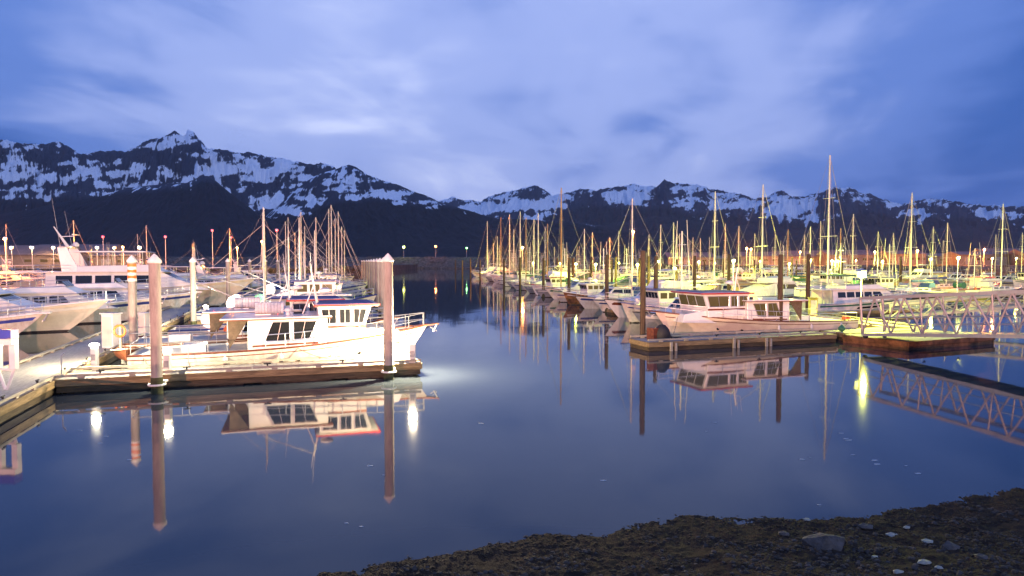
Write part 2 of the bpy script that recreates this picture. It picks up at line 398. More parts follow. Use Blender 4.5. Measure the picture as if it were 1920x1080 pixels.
    r['L'] = L; return nest(r)

# ------------------------------------------------------------------ small cabin cruiser
def cruiser(L=9., canvas=CBLUE, stripe=NAVY, hullm=HULLW, fly=False, lit=GLASS):
    r = empty('cabin_cruiser'); k = L / 9.
    hb = Hull(L, L * .32, .95 * k, 1.35 * k, transom=.88, rake=.17, pw=1.6)
    hb.mesh(16).build('hull', hullm, r, smooth=True); hb.deck(.06, 16).build('deck', DECKM, r)
    hb.strip(.78, .9, t1=.97, n=16).build('hull_stripe', stripe, r); hb.rail(.035, n=16).build('rub_rail', RUB, r)
    def X(t): return (t - .5) * L
    w = L * .16 - .22; z0 = .88 * k
    f1 = house(r, 'cabin', [(X(.30), z0), (X(.82), z0 + .15 * k), (X(.78), z0 + .42 * k), (X(.64), z0 + .6 * k), (X(.56), z0 + 1.25 * k), (X(.30), z0 + 1.25 * k)], w, .2 * k, hullm if hullm is CREAM else WHITE, .03)
    side_windows(r, [[(X(.33), z0 + .72 * k), (X(.43), z0 + .72 * k), (X(.43), z0 + 1.14 * k), (X(.33), z0 + 1.14 * k)],
                     [(X(.445), z0 + .72 * k), (X(.60), z0 + .72 * k), (X(.555), z0 + 1.14 * k), (X(.445), z0 + 1.14 * k)]], w, f1, lit)
    front_windows(r, X(.633), z0 + .66 * k, X(.57), z0 + 1.2 * k, w * .74, 3)
    MB().prism([(X(.2), z0 + 1.26 * k), (X(.58), z0 + 1.26 * k), (X(.55), z0 + 1.34 * k), (X(.2), z0 + 1.33 * k)], -w * .92, w * .92).build('cabin_roof', WHITE, r)
    if fly:
        house(r, 'flybridge', [(X(.28), z0 + 1.34 * k), (X(.54), z0 + 1.34 * k), (X(.50), z0 + 1.85 * k), (X(.28), z0 + 1.7 * k)], w * .8, .08)
        MB().prism([(X(.24), z0 + 2.5 * k), (X(.38), z0 + 2.62 * k), (X(.5), z0 + 2.5 * k), (X(.38), z0 + 2.56 * k)], -w * .8, w * .8).build('bimini', canvas, r)
        m = MB()
        for sd in (-1, 1):
            for a_ in (.26, .48): m.tube((X(.37), sd * w * .76, z0 + 1.6 * k), (X(a_), sd * w * .76, z0 + 2.5 * k), .02)
        m.build('bimini_frame', STEEL, r)
    # cockpit canvas
    MB().prism([(X(.06), z0 + .55 * k), (X(.3), z0 + 1.24 * k), (X(.3), z0 + .1), (X(.06), z0 + .05)], -w * .95, w * .95, .1).build('cockpit_canvas', canvas, r, bevel=.04)
    hb.railing(.5, .985, .5 * k, 6, 2, .014).build('bow_railing', STEEL, r)
    MB().tube((X(.3), 0, z0 + 1.34 * k), (X(.27), 0, z0 + 2.6 * k), .035, .02).tube((X(.29), -.5, z0 + 2.2 * k), (X(.29), .5, z0 + 2.2 * k), .02).build('mast', WHITE, r)
    MB().tube((X(.34), w * .7, z0 + 1.3 * k), (X(.30), w * .75, z0 + 3.3 * k), .012, .006, 5).build('antenna', WHITE, r)
    MB().box((X(-.02), .0, .55), (.35, .4, .8)).build('outboard_motor', RUB, r, bevel=.05)
    r['L'] = L; return nest(r)

# ------------------------------------------------------------------ fishing boat
def fisher(L=13., hullm=PINKH, trim=NAVY, mh=7.5, lit=GLASSW):
    r = empty('fishing_boat'); k = L / 13.
    hb = Hull(L, L * .31, 1.0 * k, 2.0 * k, transom=.9, rake=.1, pw=2.2)
    hb.mesh(18).build('hull', hullm, r, smooth=True); hb.deck(.22, 18).build('deck', DECKM, r)
    hb.rail(.06, n=18).build('bulwark_cap', trim, r); hb.strip(.82, .87, t1=.97, n=18).build('hull_stripe', trim, r)
    hb.strip(-.3, .1, absz=True).build('boot_stripe', BOOT, r)
    def X(t): return (t - .5) * L
    w = L * .155 - .65 * k; z0 = 1.0 * k
    f = house(r, 'wheelhouse', [(X(.52), z0), (X(.74), z0 + .1), (X(.74), z0 + 1.3 * k), (X(.755), z0 + 2.1 * k), (X(.52), z0 + 2.1 * k)], w, .08, WHITE, .03)
    MB().prism([(X(.50), z0 + 2.11 * k), (X(.78), z0 + 2.11 * k), (X(.77), z0 + 2.22 * k), (X(.50), z0 + 2.2 * k)], -w - .12, w + .12).build('wheelhouse_roof', trim, r)
    side_windows(r, [[(X(a), z0 + 1.35 * k), (X(a + .055), z0 + 1.35 * k), (X(a + .055), z0 + 1.9 * k), (X(a), z0 + 1.9 * k)] for a in (.535, .605, .675)], w, f, lit)
    front_windows(r, X(.741), z0 + 1.38 * k, X(.7535), z0 + 1.95 * k, w * .85, 4)
    mx = X(.49)
    MB().tube((mx, 0, z0), (mx, 0, mh), .09, .05, 8).tube((mx, -1.1, mh * .62), (mx, 1.1, mh * .62), .04).tube((mx, -.6, mh * .85), (mx, .6, mh * .85), .03).build('mast', WHITE, r)
    MB().tube((mx - .1, 0, 1.9), (X(.12), 0, mh * .5), .04, .03).build('boom', ALU, r)
    for sd in (-1, 1): MB().tube((mx, sd * 1.6 * k, z0 + .1), (mx, sd * .7, mh * 1.12), .045, .02).build('trolling_pole', ALU, r)
    m = MB()
    for p in ((X(.98), 0, 2.0 * k), (X(.12), 0, mh * .5), (mx - .6, 1.7 * k, z0), (mx - .6, -1.7 * k, z0)): m.tube((mx, 0, mh - .1), p, .011, n=4)
    m.build('rigging', RIG, r)
    m = MB().tube((X(.2), -.8 * k, z0 + .55), (X(.2), .8 * k, z0 + .55), .42 * k, n=14)
    for y in (-.85, .85): m.tube((X(.2), y * k, z0 + .55), (X(.2), y * 1.06 * k, z0 + .55), .62 * k, n=14)
    m.build('net_drum', STEEL if trim is NAVY else GREENH, r)
    MB().box((X(.36), 0, z0 + .15), (1.3 * k, 1.4 * k, .5)).build('fish_hatch', CREAM, r, bevel=.03)
    MB().lathe((X(.66), 0, z0 + 2.3 * k), [(.1, 0), (.1, .35), (.28, .4), (.28, .55), (.05, .62)], 10).build('radar_dome', WHITE, r)
    for yy, hh in ((-.6, 2.6), (.5, 3.2), (.1, 2.0)): MB().tube((X(.58), yy * k, z0 + 2.2 * k), (X(.57), yy * k, z0 + (2.2 + hh) * k), .014, .007, 5).build('antenna', WHITE, r)
    hb.railing(.62, .98, .55 * k, 6, 2, .018).build('bow_railing', STEEL, r)
    for t, c in ((.3, ORANGE), (.42, ORANGE)):
        p = hb.pt(t, .9, -1, .15); MB().lathe((p[0], p[1] - .05, .6), [(.03, 0), (.2, .12), (.22, .3), (.1, .48), (.03, .55)], 10).build('buoy_fender', c, r, smooth=True)
    r['L'] = L; return nest(r)

# ------------------------------------------------------------------ sailboat (mast built 12 m, scaled in z afterwards)
def sailboat(L=10., hullm=HULLW, cover=CBLUE, stripe=NAVY, mastm=ALU):
    r = empty('sailboat')
    hb = Hull(L, L * .3, .85, 1.15, transom=.62, rake=.16, pw=1.7, dip=.08)
    hb.mesh(18).build('hull', hullm, r, smooth=True); hb.deck(.04, 18).build('deck', DECKM, r)
    hb.strip(.82, .9, t1=.97, n=18).build('hull_stripe', stripe, r); hb.strip(-.3, .08, absz=True).build('boot_stripe', BOOT, r)
    def X(t): return (t - .5) * L
    f = house(r, 'coach_roof', [(X(.28), .8), (X(.78), .95), (X(.70), 1.3), (X(.30), 1.38)], L * .085, .1, WHITE, .03)
    side_windows(r, [[(X(a), 1.06), (X(a + .08), 1.08), (X(a + .075), 1.24), (X(a), 1.24)] for a in (.34, .45, .56)], L * .085, f)
    mx = X(.58)
    mt = MB().tube((0, 0, 0), (0, 0, 12), .085, .06, 8).tube((0, -.85, 5.2), (0, .85, 5.2), .03).tube((0, -.6, 8.4), (0, .6, 8.4), .025).build('mast', mastm, r)
    mt.location = (mx, 0, 1.2)
    rg = MB()
    for sd in (-1, 1):
        rg.tube((0, 0, 11.9), (0, sd * .85, 5.2), .012, n=4).tube((0, sd * .85, 5.2), (0, sd * L * .14, -.1), .012, n=4)
        rg.tube((0, 0, 8.3), (-.3, sd * L * .14, -.1), .010, n=4)
    rg.tube((0, 0, 11.9), (X(1) - mx, 0, 0), .022, n=5).tube((0, 0, 11.9), (X(0) - mx, 0, -.2), .012, n=4)
    ro = rg.build('rigging', RIG, r); ro.location = (mx, 0, 1.2)
    MB().tube((mx - .1, 0, 2.15), (X(.16), 0, 2.1), .06).build('boom', mastm, r)
    m = MB(); n = 8
    for i in range(n):
        a = i / n; b = (i + 1) / n; xa = mx - .1 + (X(.17) - mx) * a; xb = mx - .1 + (X(.17) - mx) * b
        m.tube((xa, 0, 2.3 - .04 * a), (xb, 0, 2.3 - .04 * b), .2 - .09 * a + .015 * (i % 2), .2 - .09 * b, 8)
    m.build('sail_cover', cover, r, smooth=True)
    hb.railing(.05, .985, .55, 9, 2, .012).build('guard_rail', STEEL, r)
    MB().prism([(X(.22), 1.36), (X(.34), 1.36), (X(.31), 1.95), (X(.22), 2.0)], -L * .09, L * .09, .12).build('spray_hood', cover, r, bevel=.05)
    r['L'] = L; return nest(r)
def set_mast(r, h):
    for c in r.children:
        n = c.name.split('.')[0]
        if n in ('mast', 'rigging'):
            c.scale.z = (h - 1.2) / 12.
            if n == 'mast': c.scale.x = c.scale.y = max(.7, min(1.5, h / 12.))

# ------------------------------------------------------------------ pilings, docks, lamps
def piling(X, Y, T=5.3, r=.205, kind='steel', label='', group='', stripes=False):
    o = empty('piling', (X, Y, 0))
    if kind == 'steel':
        MB().lathe((0, 0, 0), [(r, -1.2), (r, T - .35)], 20).build('shaft', PILEM, o, smooth=True)
        MB().lathe((0, 0, 0), [(r + .012, -1.2), (r + .012, .62)], 20).build('algae_band', ALGAE, o, smooth=True)
        MB().lathe((0, 0, T - .352), [(r + .02, 0), (r + .035, .02), (r + .035, .1), (r * .55, .26), (.02, .36)], 20).build('cap', CAPM, o, smooth=True)
        if stripes:
            for i in range(6):
                MB().lathe((0, 0, T - .42 - i * .145), [(r + .006, -.145), (r + .006, -.004)], 20).build('stripe', CAPM if i % 2 else ORANGE, o, smooth=True)
    else:
        MB().lathe((0, 0, 0), [(r * 1.05, -1.2), (r, T * .6), (r * .9, T - .05), (r * .7, T)], 12).build('shaft', PILEW, o, smooth=True)
        MB().lathe((0, 0, 0), [(r * 1.1, -1.2), (r * 1.07, .55)], 12).build('algae_band', ALGAE, o, smooth=True)
    tag(o, label, 'piling', group); return o
def hoop(X, Y, z, parent=None, r=.3):
    m = MB(); n = 16
    pts = [(X + r * math.cos(2 * math.pi * i / n), Y + r * math.sin(2 * math.pi * i / n), z) for i in range(n + 1)]
    return m.path(pts, .035)
def dock(p0, p1, width, z=.52, label='', near_side=-1, cleats=True, group=None, bull=True, matdeck=None, name='dock', cat='dock', side=None):
    """p0->p1 front edge line (x,y); the deck spreads to the left of the direction"""
    p0 = Vector((p0[0], p0[1], 0)); p1 = Vector((p1[0], p1[1], 0)); d = p1 - p0; L = d.length; rz = math.atan2(d.y, d.x)
    o = empty(name, p0, rz)
    m = MB(); n = int(L / .30)
    for i in range(n):
        m.box(((i + .5) * L / n, width / 2, z - .02), (L / n - .012, width - .1, .05))
    m.build('deck', matdeck or PLANK, o)
    m = MB()
    for y in (-.0, width): m.box((L / 2, y, z - .12), (L, .09, .26))
    for x in (0, L): m.box((x, width / 2, z - .12), (.09, width - .092, .26))
    m.build('fascia', side or TIMB, o)
    m = MB()
    for y in (.05, width - .05): m.box((L / 2, y, z - .38), (L - .1, .1, .22))
    m.box((.08, width / 2, z - .38), (.1, width - .22, .22)); m.box((L - .08, width / 2, z - .38), (.1, width - .22, .22)); m.build('lower_waler', side or TIMBD, o)
    k = max(int(L / 3.2), 1); 
    m = MB()
    for i in range(k): m.box(((i + .5) * L / k, width / 2, -.02), (L / k - .7, width - .25, .6))
    m.build('floats', FLOAT, o)
    if bull:
        m = MB(); nb = max(int(L / 3.0), 1)
        for y in (.07, width - .07):
            for i in range(nb):
                m.box(((i + .5) * L / nb, y, z + .135), (L / nb - .03, .12, .09))
            for i in range(nb * 2): m.box(((i + .5) * L / nb / 2, y, z + .05), (.22, .11, .085))
        m.build('bull_rail', RAILT, o)
    if cleats:
        for i in range(max(int(L / 3), 1)):
            c = MB().box(((i + .5) * 3.0, .07, z + .22), (.06, .06, .08)).tube(((i + .5) * 3.0 - .14, .07, z + .27), ((i + .5) * 3.0 + .14, .07, z + .27), .025)
            c.build('cleat', RUB, o)
    tag(o, label, cat, group); return o
def point(parent, loc, power, col, rad=.12, spot=False):
    l = bpy.data.lights.new('lamp_light', 'POINT'); l.energy = power; l.color = col; l.shadow_soft_size = rad
    o = bpy.data.objects.new('lamp_light', l); COL.objects.link(o); o.location = loc; o.parent = parent; return o
def pole_lamp(X, Y, zl, zbase, power, col, m, label, group, head=.28, pole=True, kind='dock_lamp', arm=True, cat='lamp', rp=.05, light=True, facing=0.):
    o = empty(kind, (X, Y, zbase), facing); h = zl - zbase
    MB().tube((0, 0, 0), (0, 0, h + .1), rp, rp * .7, 8).build('pole', STEEL, o)
    if arm:
        MB().tube((0, 0, h + .05), (.45, 0, h + .22), .03).build('arm', STEEL, o)
        MB().lathe((.5, 0, h + .12), [(.26, 0), (.24, .06), (.12, .16), (.03, .18)], 12).build('shade', STEEL, o)
        MB().lathe((.5, 0, h - .02), [(.02, -head * .5), (head * .45, -head * .36), (head * .6, 0), (head * .5, .12)], 12).build('globe', m, o, smooth=True)
        if light: point(o, (.5, 0, h - .02 - head * .5 - .22), power, col)
    else:
        MB().lathe((0, 0, h + .1), [(.05, 0), (head * .5, head * .2), (head * .5, head * .8), (.05, head)], 12).build('globe', m, o, smooth=True)
        MB().lathe((0, 0, h + .1), [(head * .72, head * .86), (head * .6, head * 1.0), (.05, head * 1.25)], 12).build('shade', STEEL, o)
        if light: point(o, (0, -head * .5 - .25, h + .1 + head * .5), power, col)
    tag(o, label, cat, group); return o
def pedestal(X, Y, zl, power, col, label, face=-math.pi / 2):
    """waist-high power pedestal with a light band under its cap"""
    o = empty('power_pedestal', (X, Y, .53), face); h = zl - .53
    MB().box((0, 0, (h - .12) / 2), (.2, .26, h - .12)).build('body', WHITE, o, bevel=.02)
    MB().box((0, 0, h - .06), (.17, .22, .12)).build('light_band', L_WARM, o)
    MB().prism([(-.14, h), (.14, h), (.1, h + .09), (-.1, h + .09)], -.17, .17, .04).build('cap', WHITE, o)
    MB().box((.115, 0, h * .45), (.03, .18, .26)).build('outlet_cover', GREYH, o)
    point(o, (.0, 0, h + .35), power, col, .15)
    tag(o, label, 'power pedestal', 'lit power pedestals on the left dock'); return o

# ================================================================== WORLD
w = bpy.data.worlds.new('World'); sc.world = w; w.use_nodes = True
nt = w.node_tree; N = nt.nodes; Lk = nt.links
bg = N['Background']
sky = N.new('ShaderNodeTexSky'); sky.sky_type = 'NISHITA'; sky.sun_disc = False
SUN_EL, SUN_AZ = math.radians(2.0), math.radians(160)
sky.sun_elevation = SUN_EL; sky.sun_rotation = SUN_AZ; sky.air_density = 1.5; sky.dust_density = 1; sky.ozone_density = 4
tc = N.new('ShaderNodeTexCoord'); sep = N.new('ShaderNodeSeparateXYZ'); Lk.new(tc.outputs['Generated'], sep.inputs[0])
def M(op, a, b=None, c=None, clamp=False):
    n = N.new('ShaderNodeMath'); n.operation = op; n.use_clamp = clamp
    for i, x in enumerate((a, b, c)):
        if x is None: continue
        if isinstance(x, (int, float)): n.inputs[i].default_value = x
        else: Lk.new(x, n.inputs[i])
    return n.outputs[0]
X_, Y_, Z_ = sep.outputs[0], sep.outputs[1], sep.outputs[2]
zz = M('ADD', M('MAXIMUM', Z_, 0.), .13)
cu = M('DIVIDE', X_, zz); cv = M('DIVIDE', Y_, zz)
def comb(a, b, c=0.):
    n = N.new('ShaderNodeCombineXYZ')
    for i, x in enumerate((a, b, c)):
        if isinstance(x, (int, float)): n.inputs[i].default_value = x
        else: Lk.new(x, n.inputs[i])
    return n.outputs[0]
def noise(vec, scale, det=5, rough=.5, dist=0.):
    n = N.new('ShaderNodeTexNoise'); n.inputs['Scale'].default_value = scale; n.inputs['Detail'].default_value = det
    n.inputs['Roughness'].default_value = rough; n.inputs['Distortion'].default_value = dist; Lk.new(vec, n.inputs['Vector']); return n.outputs['Fac']
rot = comb(M('ADD', M('MULTIPLY', cu, .95), M('MULTIPLY', cv, .15)), M('MULTIPLY', cv, .55), 3.7)
n1 = noise(rot, .62, 4, .5, .5); n2 = noise(comb(M('ADD', M('MULTIPLY', cu, 1.0), M('MULTIPLY', cv, -.25)), M('MULTIPLY', cv, .6), 9.1), 1.9, 4, .5, .6)
n3 = noise(comb(M('MULTIPLY', X_, 2.2), M('MULTIPLY', Z_, 9.), M('MULTIPLY', Y_, .8)), 1.6, 6, .55, .4)
def lobe(px, py, k):
    d = ray(px, py).normalized()
    dt = M('ADD', M('ADD', M('MULTIPLY', X_, d.x), M('MULTIPLY', Y_, d.y)), M('MULTIPLY', Z_, d.z))
    return M('POWER', M('MAXIMUM', dt, 0.), k)
base = M('ADD', M('MULTIPLY', lobe(850, 300, 6), .50), M('MULTIPLY', lobe(560, 60, 40), .10))
base = M('ADD', base, M('MULTIPLY', M('SUBTRACT', n1, .5), 1.35))
base = M('ADD', base, M('MULTIPLY', M('SUBTRACT', n2, .5), .60))
base = M('ADD', base, M('MULTIPLY', M('SUBTRACT', n3, .5), .40))
base = M('SUBTRACT', base, M('MULTIPLY', lobe(-60, 270, 60), .28))
base = M('SUBTRACT', base, M('MULTIPLY', lobe(1950, 340, 40), .16))
base = M('ADD', base, .30)
base = M('SUBTRACT', base, M('MULTIPLY', M('MAXIMUM', M('SUBTRACT', Z_, .40), 0.), 1.1))
ramp = N.new('ShaderNodeValToRGB'); Lk.new(base, ramp.inputs[0])
cr = ramp.color_ramp; cr.interpolation = 'EASE'
cr.elements[0].position = 0.0; cr.elements[0].color = (.022, .072, .275, 1)
cr.elements[1].position = 1.0; cr.elements[1].color = (.41, .455, .66, 1)
e = cr.elements.new(.35); e.color = (.074, .135, .385, 1)
e = cr.elements.new(.65); e.color = (.205, .262, .51, 1)
mixs = N.new('ShaderNodeMix'); mixs.data_type = 'RGBA'; mixs.blend_type = 'ADD'; mixs.inputs['Factor'].default_value = .02
Lk.new(ramp.outputs[0], mixs.inputs['A']); Lk.new(sky.outputs[0], mixs.inputs['B'])
Lk.new(mixs.outputs['Result'], bg.inputs['Color']); bg.inputs['Strength'].default_value = 1.82
sun = bpy.data.lights.new('dusk_sun', 'SUN'); sun.energy = .6; sun.angle = math.radians(30); sun.color = (.78, .84, 1)
so = bpy.data.objects.new('dusk_sun', sun); COL.objects.link(so)
so.rotation_euler = (math.radians(55), 0, math.radians(20))
sc.view_settings.view_transform = 'Standard'; sc.view_settings.look = 'None'; sc.view_settings.exposure = 0; sc.view_settings.gamma = 1
cy = sc.cycles; cy.use_denoising = True; cy.max_bounces = 6; cy.diffuse_bounces = 2; cy.glossy_bounces = 4; cy.sample_clamp_indirect = 4; cy.use_light_tree = True; cy.volume_bounces = 0
cy.caustics_reflective = False; cy.caustics_refractive = False

# ================================================================== WATER
me = bpy.data.meshes.new('water'); S = 12000
me.from_pydata([(-S, -200, 0), (S, -200, 0), (S, 13000, 0), (-S, 13000, 0)], [], [(0, 1, 2, 3)])
wo = bpy.data.objects.new('water', me); COL.objects.link(wo); tag(wo, kind='structure')
wm = bpy.data.materials.new('harbour_water'); wm.use_nodes = True; me.materials.append(wm)
n_ = wm.node_tree.nodes; l_ = wm.node_tree.links; b_ = n_['Principled BSDF']
b_.inputs['Base Color'].default_value = (.034, .044, .058, 1); b_.inputs['Roughness'].default_value = .04; b_.inputs['IOR'].default_value = 1.34
tcw = n_.new('ShaderNodeTexCoord')
def wn(scale, st, det=3):
    mp = n_.new('ShaderNodeMapping'); mp.inputs['Scale'].default_value = st; l_.new(tcw.outputs['Object'], mp.inputs[0])
    q = n_.new('ShaderNodeTexNoise'); q.inputs['Scale'].default_value = scale; q.inputs['Detail'].default_value = det; l_.new(mp.outputs[0], q.inputs[0]); return q.outputs['Fac']
a1 = wn(.5, (1, .6, 1)); a2 = wn(5., (1, .35, 1), 2)
ad = n_.new('ShaderNodeMath'); ad.operation = 'MULTIPLY_ADD'; l_.new(a2, ad.inputs[0]); ad.inputs[1].default_value = .04; l_.new(a1, ad.inputs[2])
bw = n_.new('ShaderNodeBump'); bw.inputs['Strength'].default_value = .10; bw.inputs['Distance'].default_value = .05; l_.new(ad.outputs[0], bw.inputs['Height']); l_.new(bw.outputs[0], b_.inputs['Normal'])

# ================================================================== NUMPY NOISE + MOUNTAINS
rs = np.random.RandomState(3); PERM = np.concatenate([rs.permutation(256)] * 3)
GR = np.array([(math.cos(a), math.sin(a)) for a in np.linspace(0, 2 * math.pi, 16, endpoint=False)])
def gn(x, y):
    xi = np.floor(x).astype(int); yi = np.floor(y).astype(int); fx = x - xi; fy = y - yi
    u = fx * fx * fx * (fx * (fx * 6 - 15) + 10); v = fy * fy * fy * (fy * (fy * 6 - 15) + 10)
    def g(i, j):
        h = PERM[PERM[(xi + i) & 255] + ((yi + j) & 255)] & 15
        return GR[h, 0] * (fx - i) + GR[h, 1] * (fy - j)
    a = g(0, 0) * (1 - u) + g(1, 0) * u; b = g(0, 1) * (1 - u) + g(1, 1) * u
    return (a * (1 - v) + b * v) * 1.5
def fbm(x, y, o=5, gain=.5):
    s = 0; a = 1.; t = 0
    for i in range(o): s = s + a * gn(x + 17.3 * i, y + 9.1 * i); t += a; a *= gain; x = x * 2.03; y = y * 2.03
    return s / t
def ridged(x, y, o=5, gain=.55):
    s = 0; a = 1.; t = 0
    for i in range(o): s = s + a * (1 - 2 * np.abs(gn(x + 5.3 * i, y + 3.7 * i))); t += a; a *= gain; x = x * 2.07; y = y * 2.07
    return s / t
def mountain_material():
    m = bpy.data.materials.new('mountain_rock_snow_forest'); m.use_nodes = True; n = m.node_tree.nodes; l = m.node_tree.links; b = n['Principled BSDF']
    b.inputs['Roughness'].default_value = .9; b.inputs['Specular IOR Level'].default_value = .1
    at_ = n.new('ShaderNodeAttribute'); at_.attribute_name = 'cover'; sp_ = n.new('ShaderNodeSeparateColor'); l.new(at_.outputs['Color'], sp_.inputs[0])
    tc_ = n.new('ShaderNodeTexCoord'); mp = n.new('ShaderNodeMapping'); mp.inputs['Scale'].default_value = (1, .5, .6); l.new(tc_.outputs['Object'], mp.inputs[0])
    q = n.new('ShaderNodeTexNoise'); q.inputs['Scale'].default_value = .02; q.inputs['Detail'].default_value = 8; q.inputs['Roughness'].default_value = .6; l.new(mp.outputs[0], q.inputs[0])
    sm = n.new('ShaderNodeMath'); sm.operation = 'MULTIPLY_ADD'; l.new(q.outputs['Fac'], sm.inputs[0]); sm.inputs[1].default_value = .36; l.new(sp_.outputs[0], sm.inputs[2])
    mr = n.new('ShaderNodeMapRange'); mr.interpolation_type = 'SMOOTHSTEP'; mr.inputs['From Min'].default_value = .585; mr.inputs['From Max'].default_value = .735; l.new(sm.outputs[0], mr.inputs[0])
    q2 = n.new('ShaderNodeTexNoise'); q2.inputs['Scale'].default_value = .012; q2.inputs['Detail'].default_value = 7; l.new(tc_.outputs['Object'], q2.inputs[0])
    rk = n.new('ShaderNodeMix'); rk.data_type = 'RGBA'; l.new(q2.outputs['Fac'], rk.inputs[0]); rk.inputs['A'].default_value = (.035, .04, .055, 1); rk.inputs['B'].default_value = (.075, .08, .10, 1)
    fo = n.new('ShaderNodeMix'); fo.data_type = 'RGBA'; l.new(q2.outputs['Fac'], fo.inputs[0]); fo.inputs['A'].default_value = (.018, .020, .022, 1); fo.inputs['B'].default_value = (.048, .045, .048, 1)
    m1 = n.new('ShaderNodeMix'); m1.data_type = 'RGBA'; l.new(sp_.outputs[1], m1.inputs[0]); l.new(rk.outputs['Result'], m1.inputs['A']); l.new(fo.outputs['Result'], m1.inputs['B'])
    m2 = n.new('ShaderNodeMix'); m2.data_type = 'RGBA'; l.new(mr.outputs[0], m2.inputs[0]); l.new(m1.outputs['Result'], m2.inputs['A']); m2.inputs['B'].default_value = (.88, .90, .95, 1)
    l.new(m2.outputs['Result'], b.inputs['Base Color']); return m
MM = mountain_material()
def mountain(name, sky_pts, R, R0, ncol, nrow, snowline, blobs, seed, px0, px1, jag=1.5, amp=.22, pw=1.25, streak=(420., 1500.), forest_soft=10., gain=1.45, base_=.64):
    px = np.linspace(px0, px1, ncol)
    spx = np.array([p[0] for p in sky_pts], float); spy = np.array([p[1] for p in sky_pts], float)
    py = np.interp(px, spx, spy)
    py = py - jag * (ridged(px / 34. + seed, px * 0 + seed, 6, .62) * 2.0 - .9)
    # ray ratios
    rx = (px - 960) / F; ry = cp + (540 - 400) / F * sp; a = rx / ry
    def elev(p): b = (540 - p) / F; return (b * cp - sp) / (cp + b * sp)
    zr = H + R * elev(py)
    t = np.concatenate([np.linspace(0, 1, nrow) ** .9, 1 + np.linspace(.03, .5, 7)])
    Y = R0 + (R - R0) * t
    A, YY = np.meshgrid(a, Y); TT = np.repeat(t[:, None], ncol, 1); ZR = np.repeat(zr[None, :], len(t), 0); PX = np.repeat(px[None, :], len(t), 0)
    XX = A * YY
    wx = fbm(XX / 1400. + seed, YY / 1400., 3) * 380
    n = ridged((XX + wx) / streak[0] + seed * 3.1, (YY + wx) / streak[1] + seed, 6, .58)
    fine = ridged((XX + wx * 1.3) / 120. + seed, (YY) / 330. + seed, 4, .55)
    fine2 = ridged((XX + wx * 1.1 + 300 * n) / 52. + seed, YY / 130. + seed, 4, .6)
    pk = np.array([p[0] for i, p in enumerate(sky_pts) if 0 < i < len(sky_pts) - 1 and p[1] <= sky_pts[i - 1][1] and p[1] <= sky_pts[i + 1][1]], float)
    pc = pk[np.abs((PX + 22 * fbm(TT * 5 + seed, PX / 60., 2))[..., None] - pk).argmin(-1)]
    U = pc + (PX - pc) / (1 + 1.9 * np.clip(1 - TT, 0, 1)) + 3. * fbm(PX / 14., TT * 14, 3)
    fan = ridged(U / 11. + pc * .37, TT * 3.2 + seed + pc, 4, .6)
    fan2 = ridged(U / 4.2 + pc * .37, TT * 9 + seed, 3, .6)
    prof = np.where(TT <= 1, np.clip(TT, 0, 1) ** pw, 1 - (TT - 1) * 1.6)
    wgt = np.clip(TT, 0, 1) ** .7 * np.clip((1 - TT) / .22, 0, 1) ** .8
    Z = ZR * (prof + amp * wgt * (n - .15) + .035 * wgt * fine + .055 * wgt * fan)
    cap = (ZR - H) * (YY / R) * np.where(TT < .985, .992, 1.) + H
    Z = np.where((TT <= 1), np.minimum(Z, cap), Z)
    el = (Z - H) / YY; PY = YH - F * el * 1.0  # apparent height in the photograph, good enough for zoning
    SL = np.interp(px, [p[0] for p in snowline], [p[1] for p in snowline])[None, :]
    S = np.minimum((SL - PY) / 14., .6) * .30 + .70 * fbm(PX / 40. + seed + .02 * PY, PY / 15., 3) + .14 * fbm(PX / 7. + .3 * PY + seed, PY / 5., 3)
    for cx, cyy, sx, sy, am in blobs: S = S + am * np.exp(-((PX - cx) / sx) ** 2 - ((PY - cyy) / sy) ** 2)
    snow = base_ + S * gain - .24 * (n - .12) - .16 * (fine - .1) - .14 * (fine2 - .1) - .64 * (fan - .15) - .20 * fan2
    snow = np.where(PY > SL + 30 + 14 * fine, -1, snow)
    forest = np.clip((PY - SL) / forest_soft + .5, 0, 1)
    V = np.stack([XX, YY, Z], -1).reshape(-1, 3).astype(np.float32)
    nr = len(t); idx = np.arange(nr * ncol).reshape(nr, ncol)
    q = np.stack([idx[:-1, :-1], idx[:-1, 1:], idx[1:, 1:], idx[1:, :-1]], -1).reshape(-1, 4).astype(np.int32)
    me = bpy.data.meshes.new(name); me.vertices.add(len(V)); me.vertices.foreach_set('co', V.ravel())
    me.loops.add(q.size); me.loops.foreach_set('vertex_index', q.ravel()); me.polygons.add(len(q))
    me.polygons.foreach_set('loop_start', np.arange(0, q.size, 4, dtype=np.int32)); me.polygons.foreach_set('loop_total', np.full(len(q), 4, np.int32))
    me.update(calc_edges=True); me.validate()
    ca = me.color_attributes.new('cover', 'FLOAT_COLOR', 'POINT')
    C = np.ones((len(V), 4), np.float32); C[:, 0] = snow.ravel(); C[:, 1] = forest.ravel(); C[:, 2] = 0
    ca.data.foreach_set('color', C.ravel()); me.materials.append(MM)
    me.polygons.foreach_set('use_smooth', np.ones(len(q), bool))
    o = bpy.data.objects.new(name, me); COL.objects.link(o); tag(o, kind='structure'); return o
SKY1 = [(-400, 300), (-200, 270), (0, 264), (20, 262), (45, 268), (75, 272), (95, 267), (112, 265), (130, 273), (150, 287), (170, 286), (200, 284), (235, 283), (262, 272), (290, 260), (312, 254), (330, 246), (340, 252), (350, 254), (355, 243), (366, 248), (378, 262), (392, 279), (415, 280), (440, 285), (465, 286), (480, 288), (500, 294), (515, 296), (530, 297), (560, 303), (590, 308), (610, 307), (640, 320), (700, 350), (760, 372), (820, 395), (900, 420), (1000, 450)]
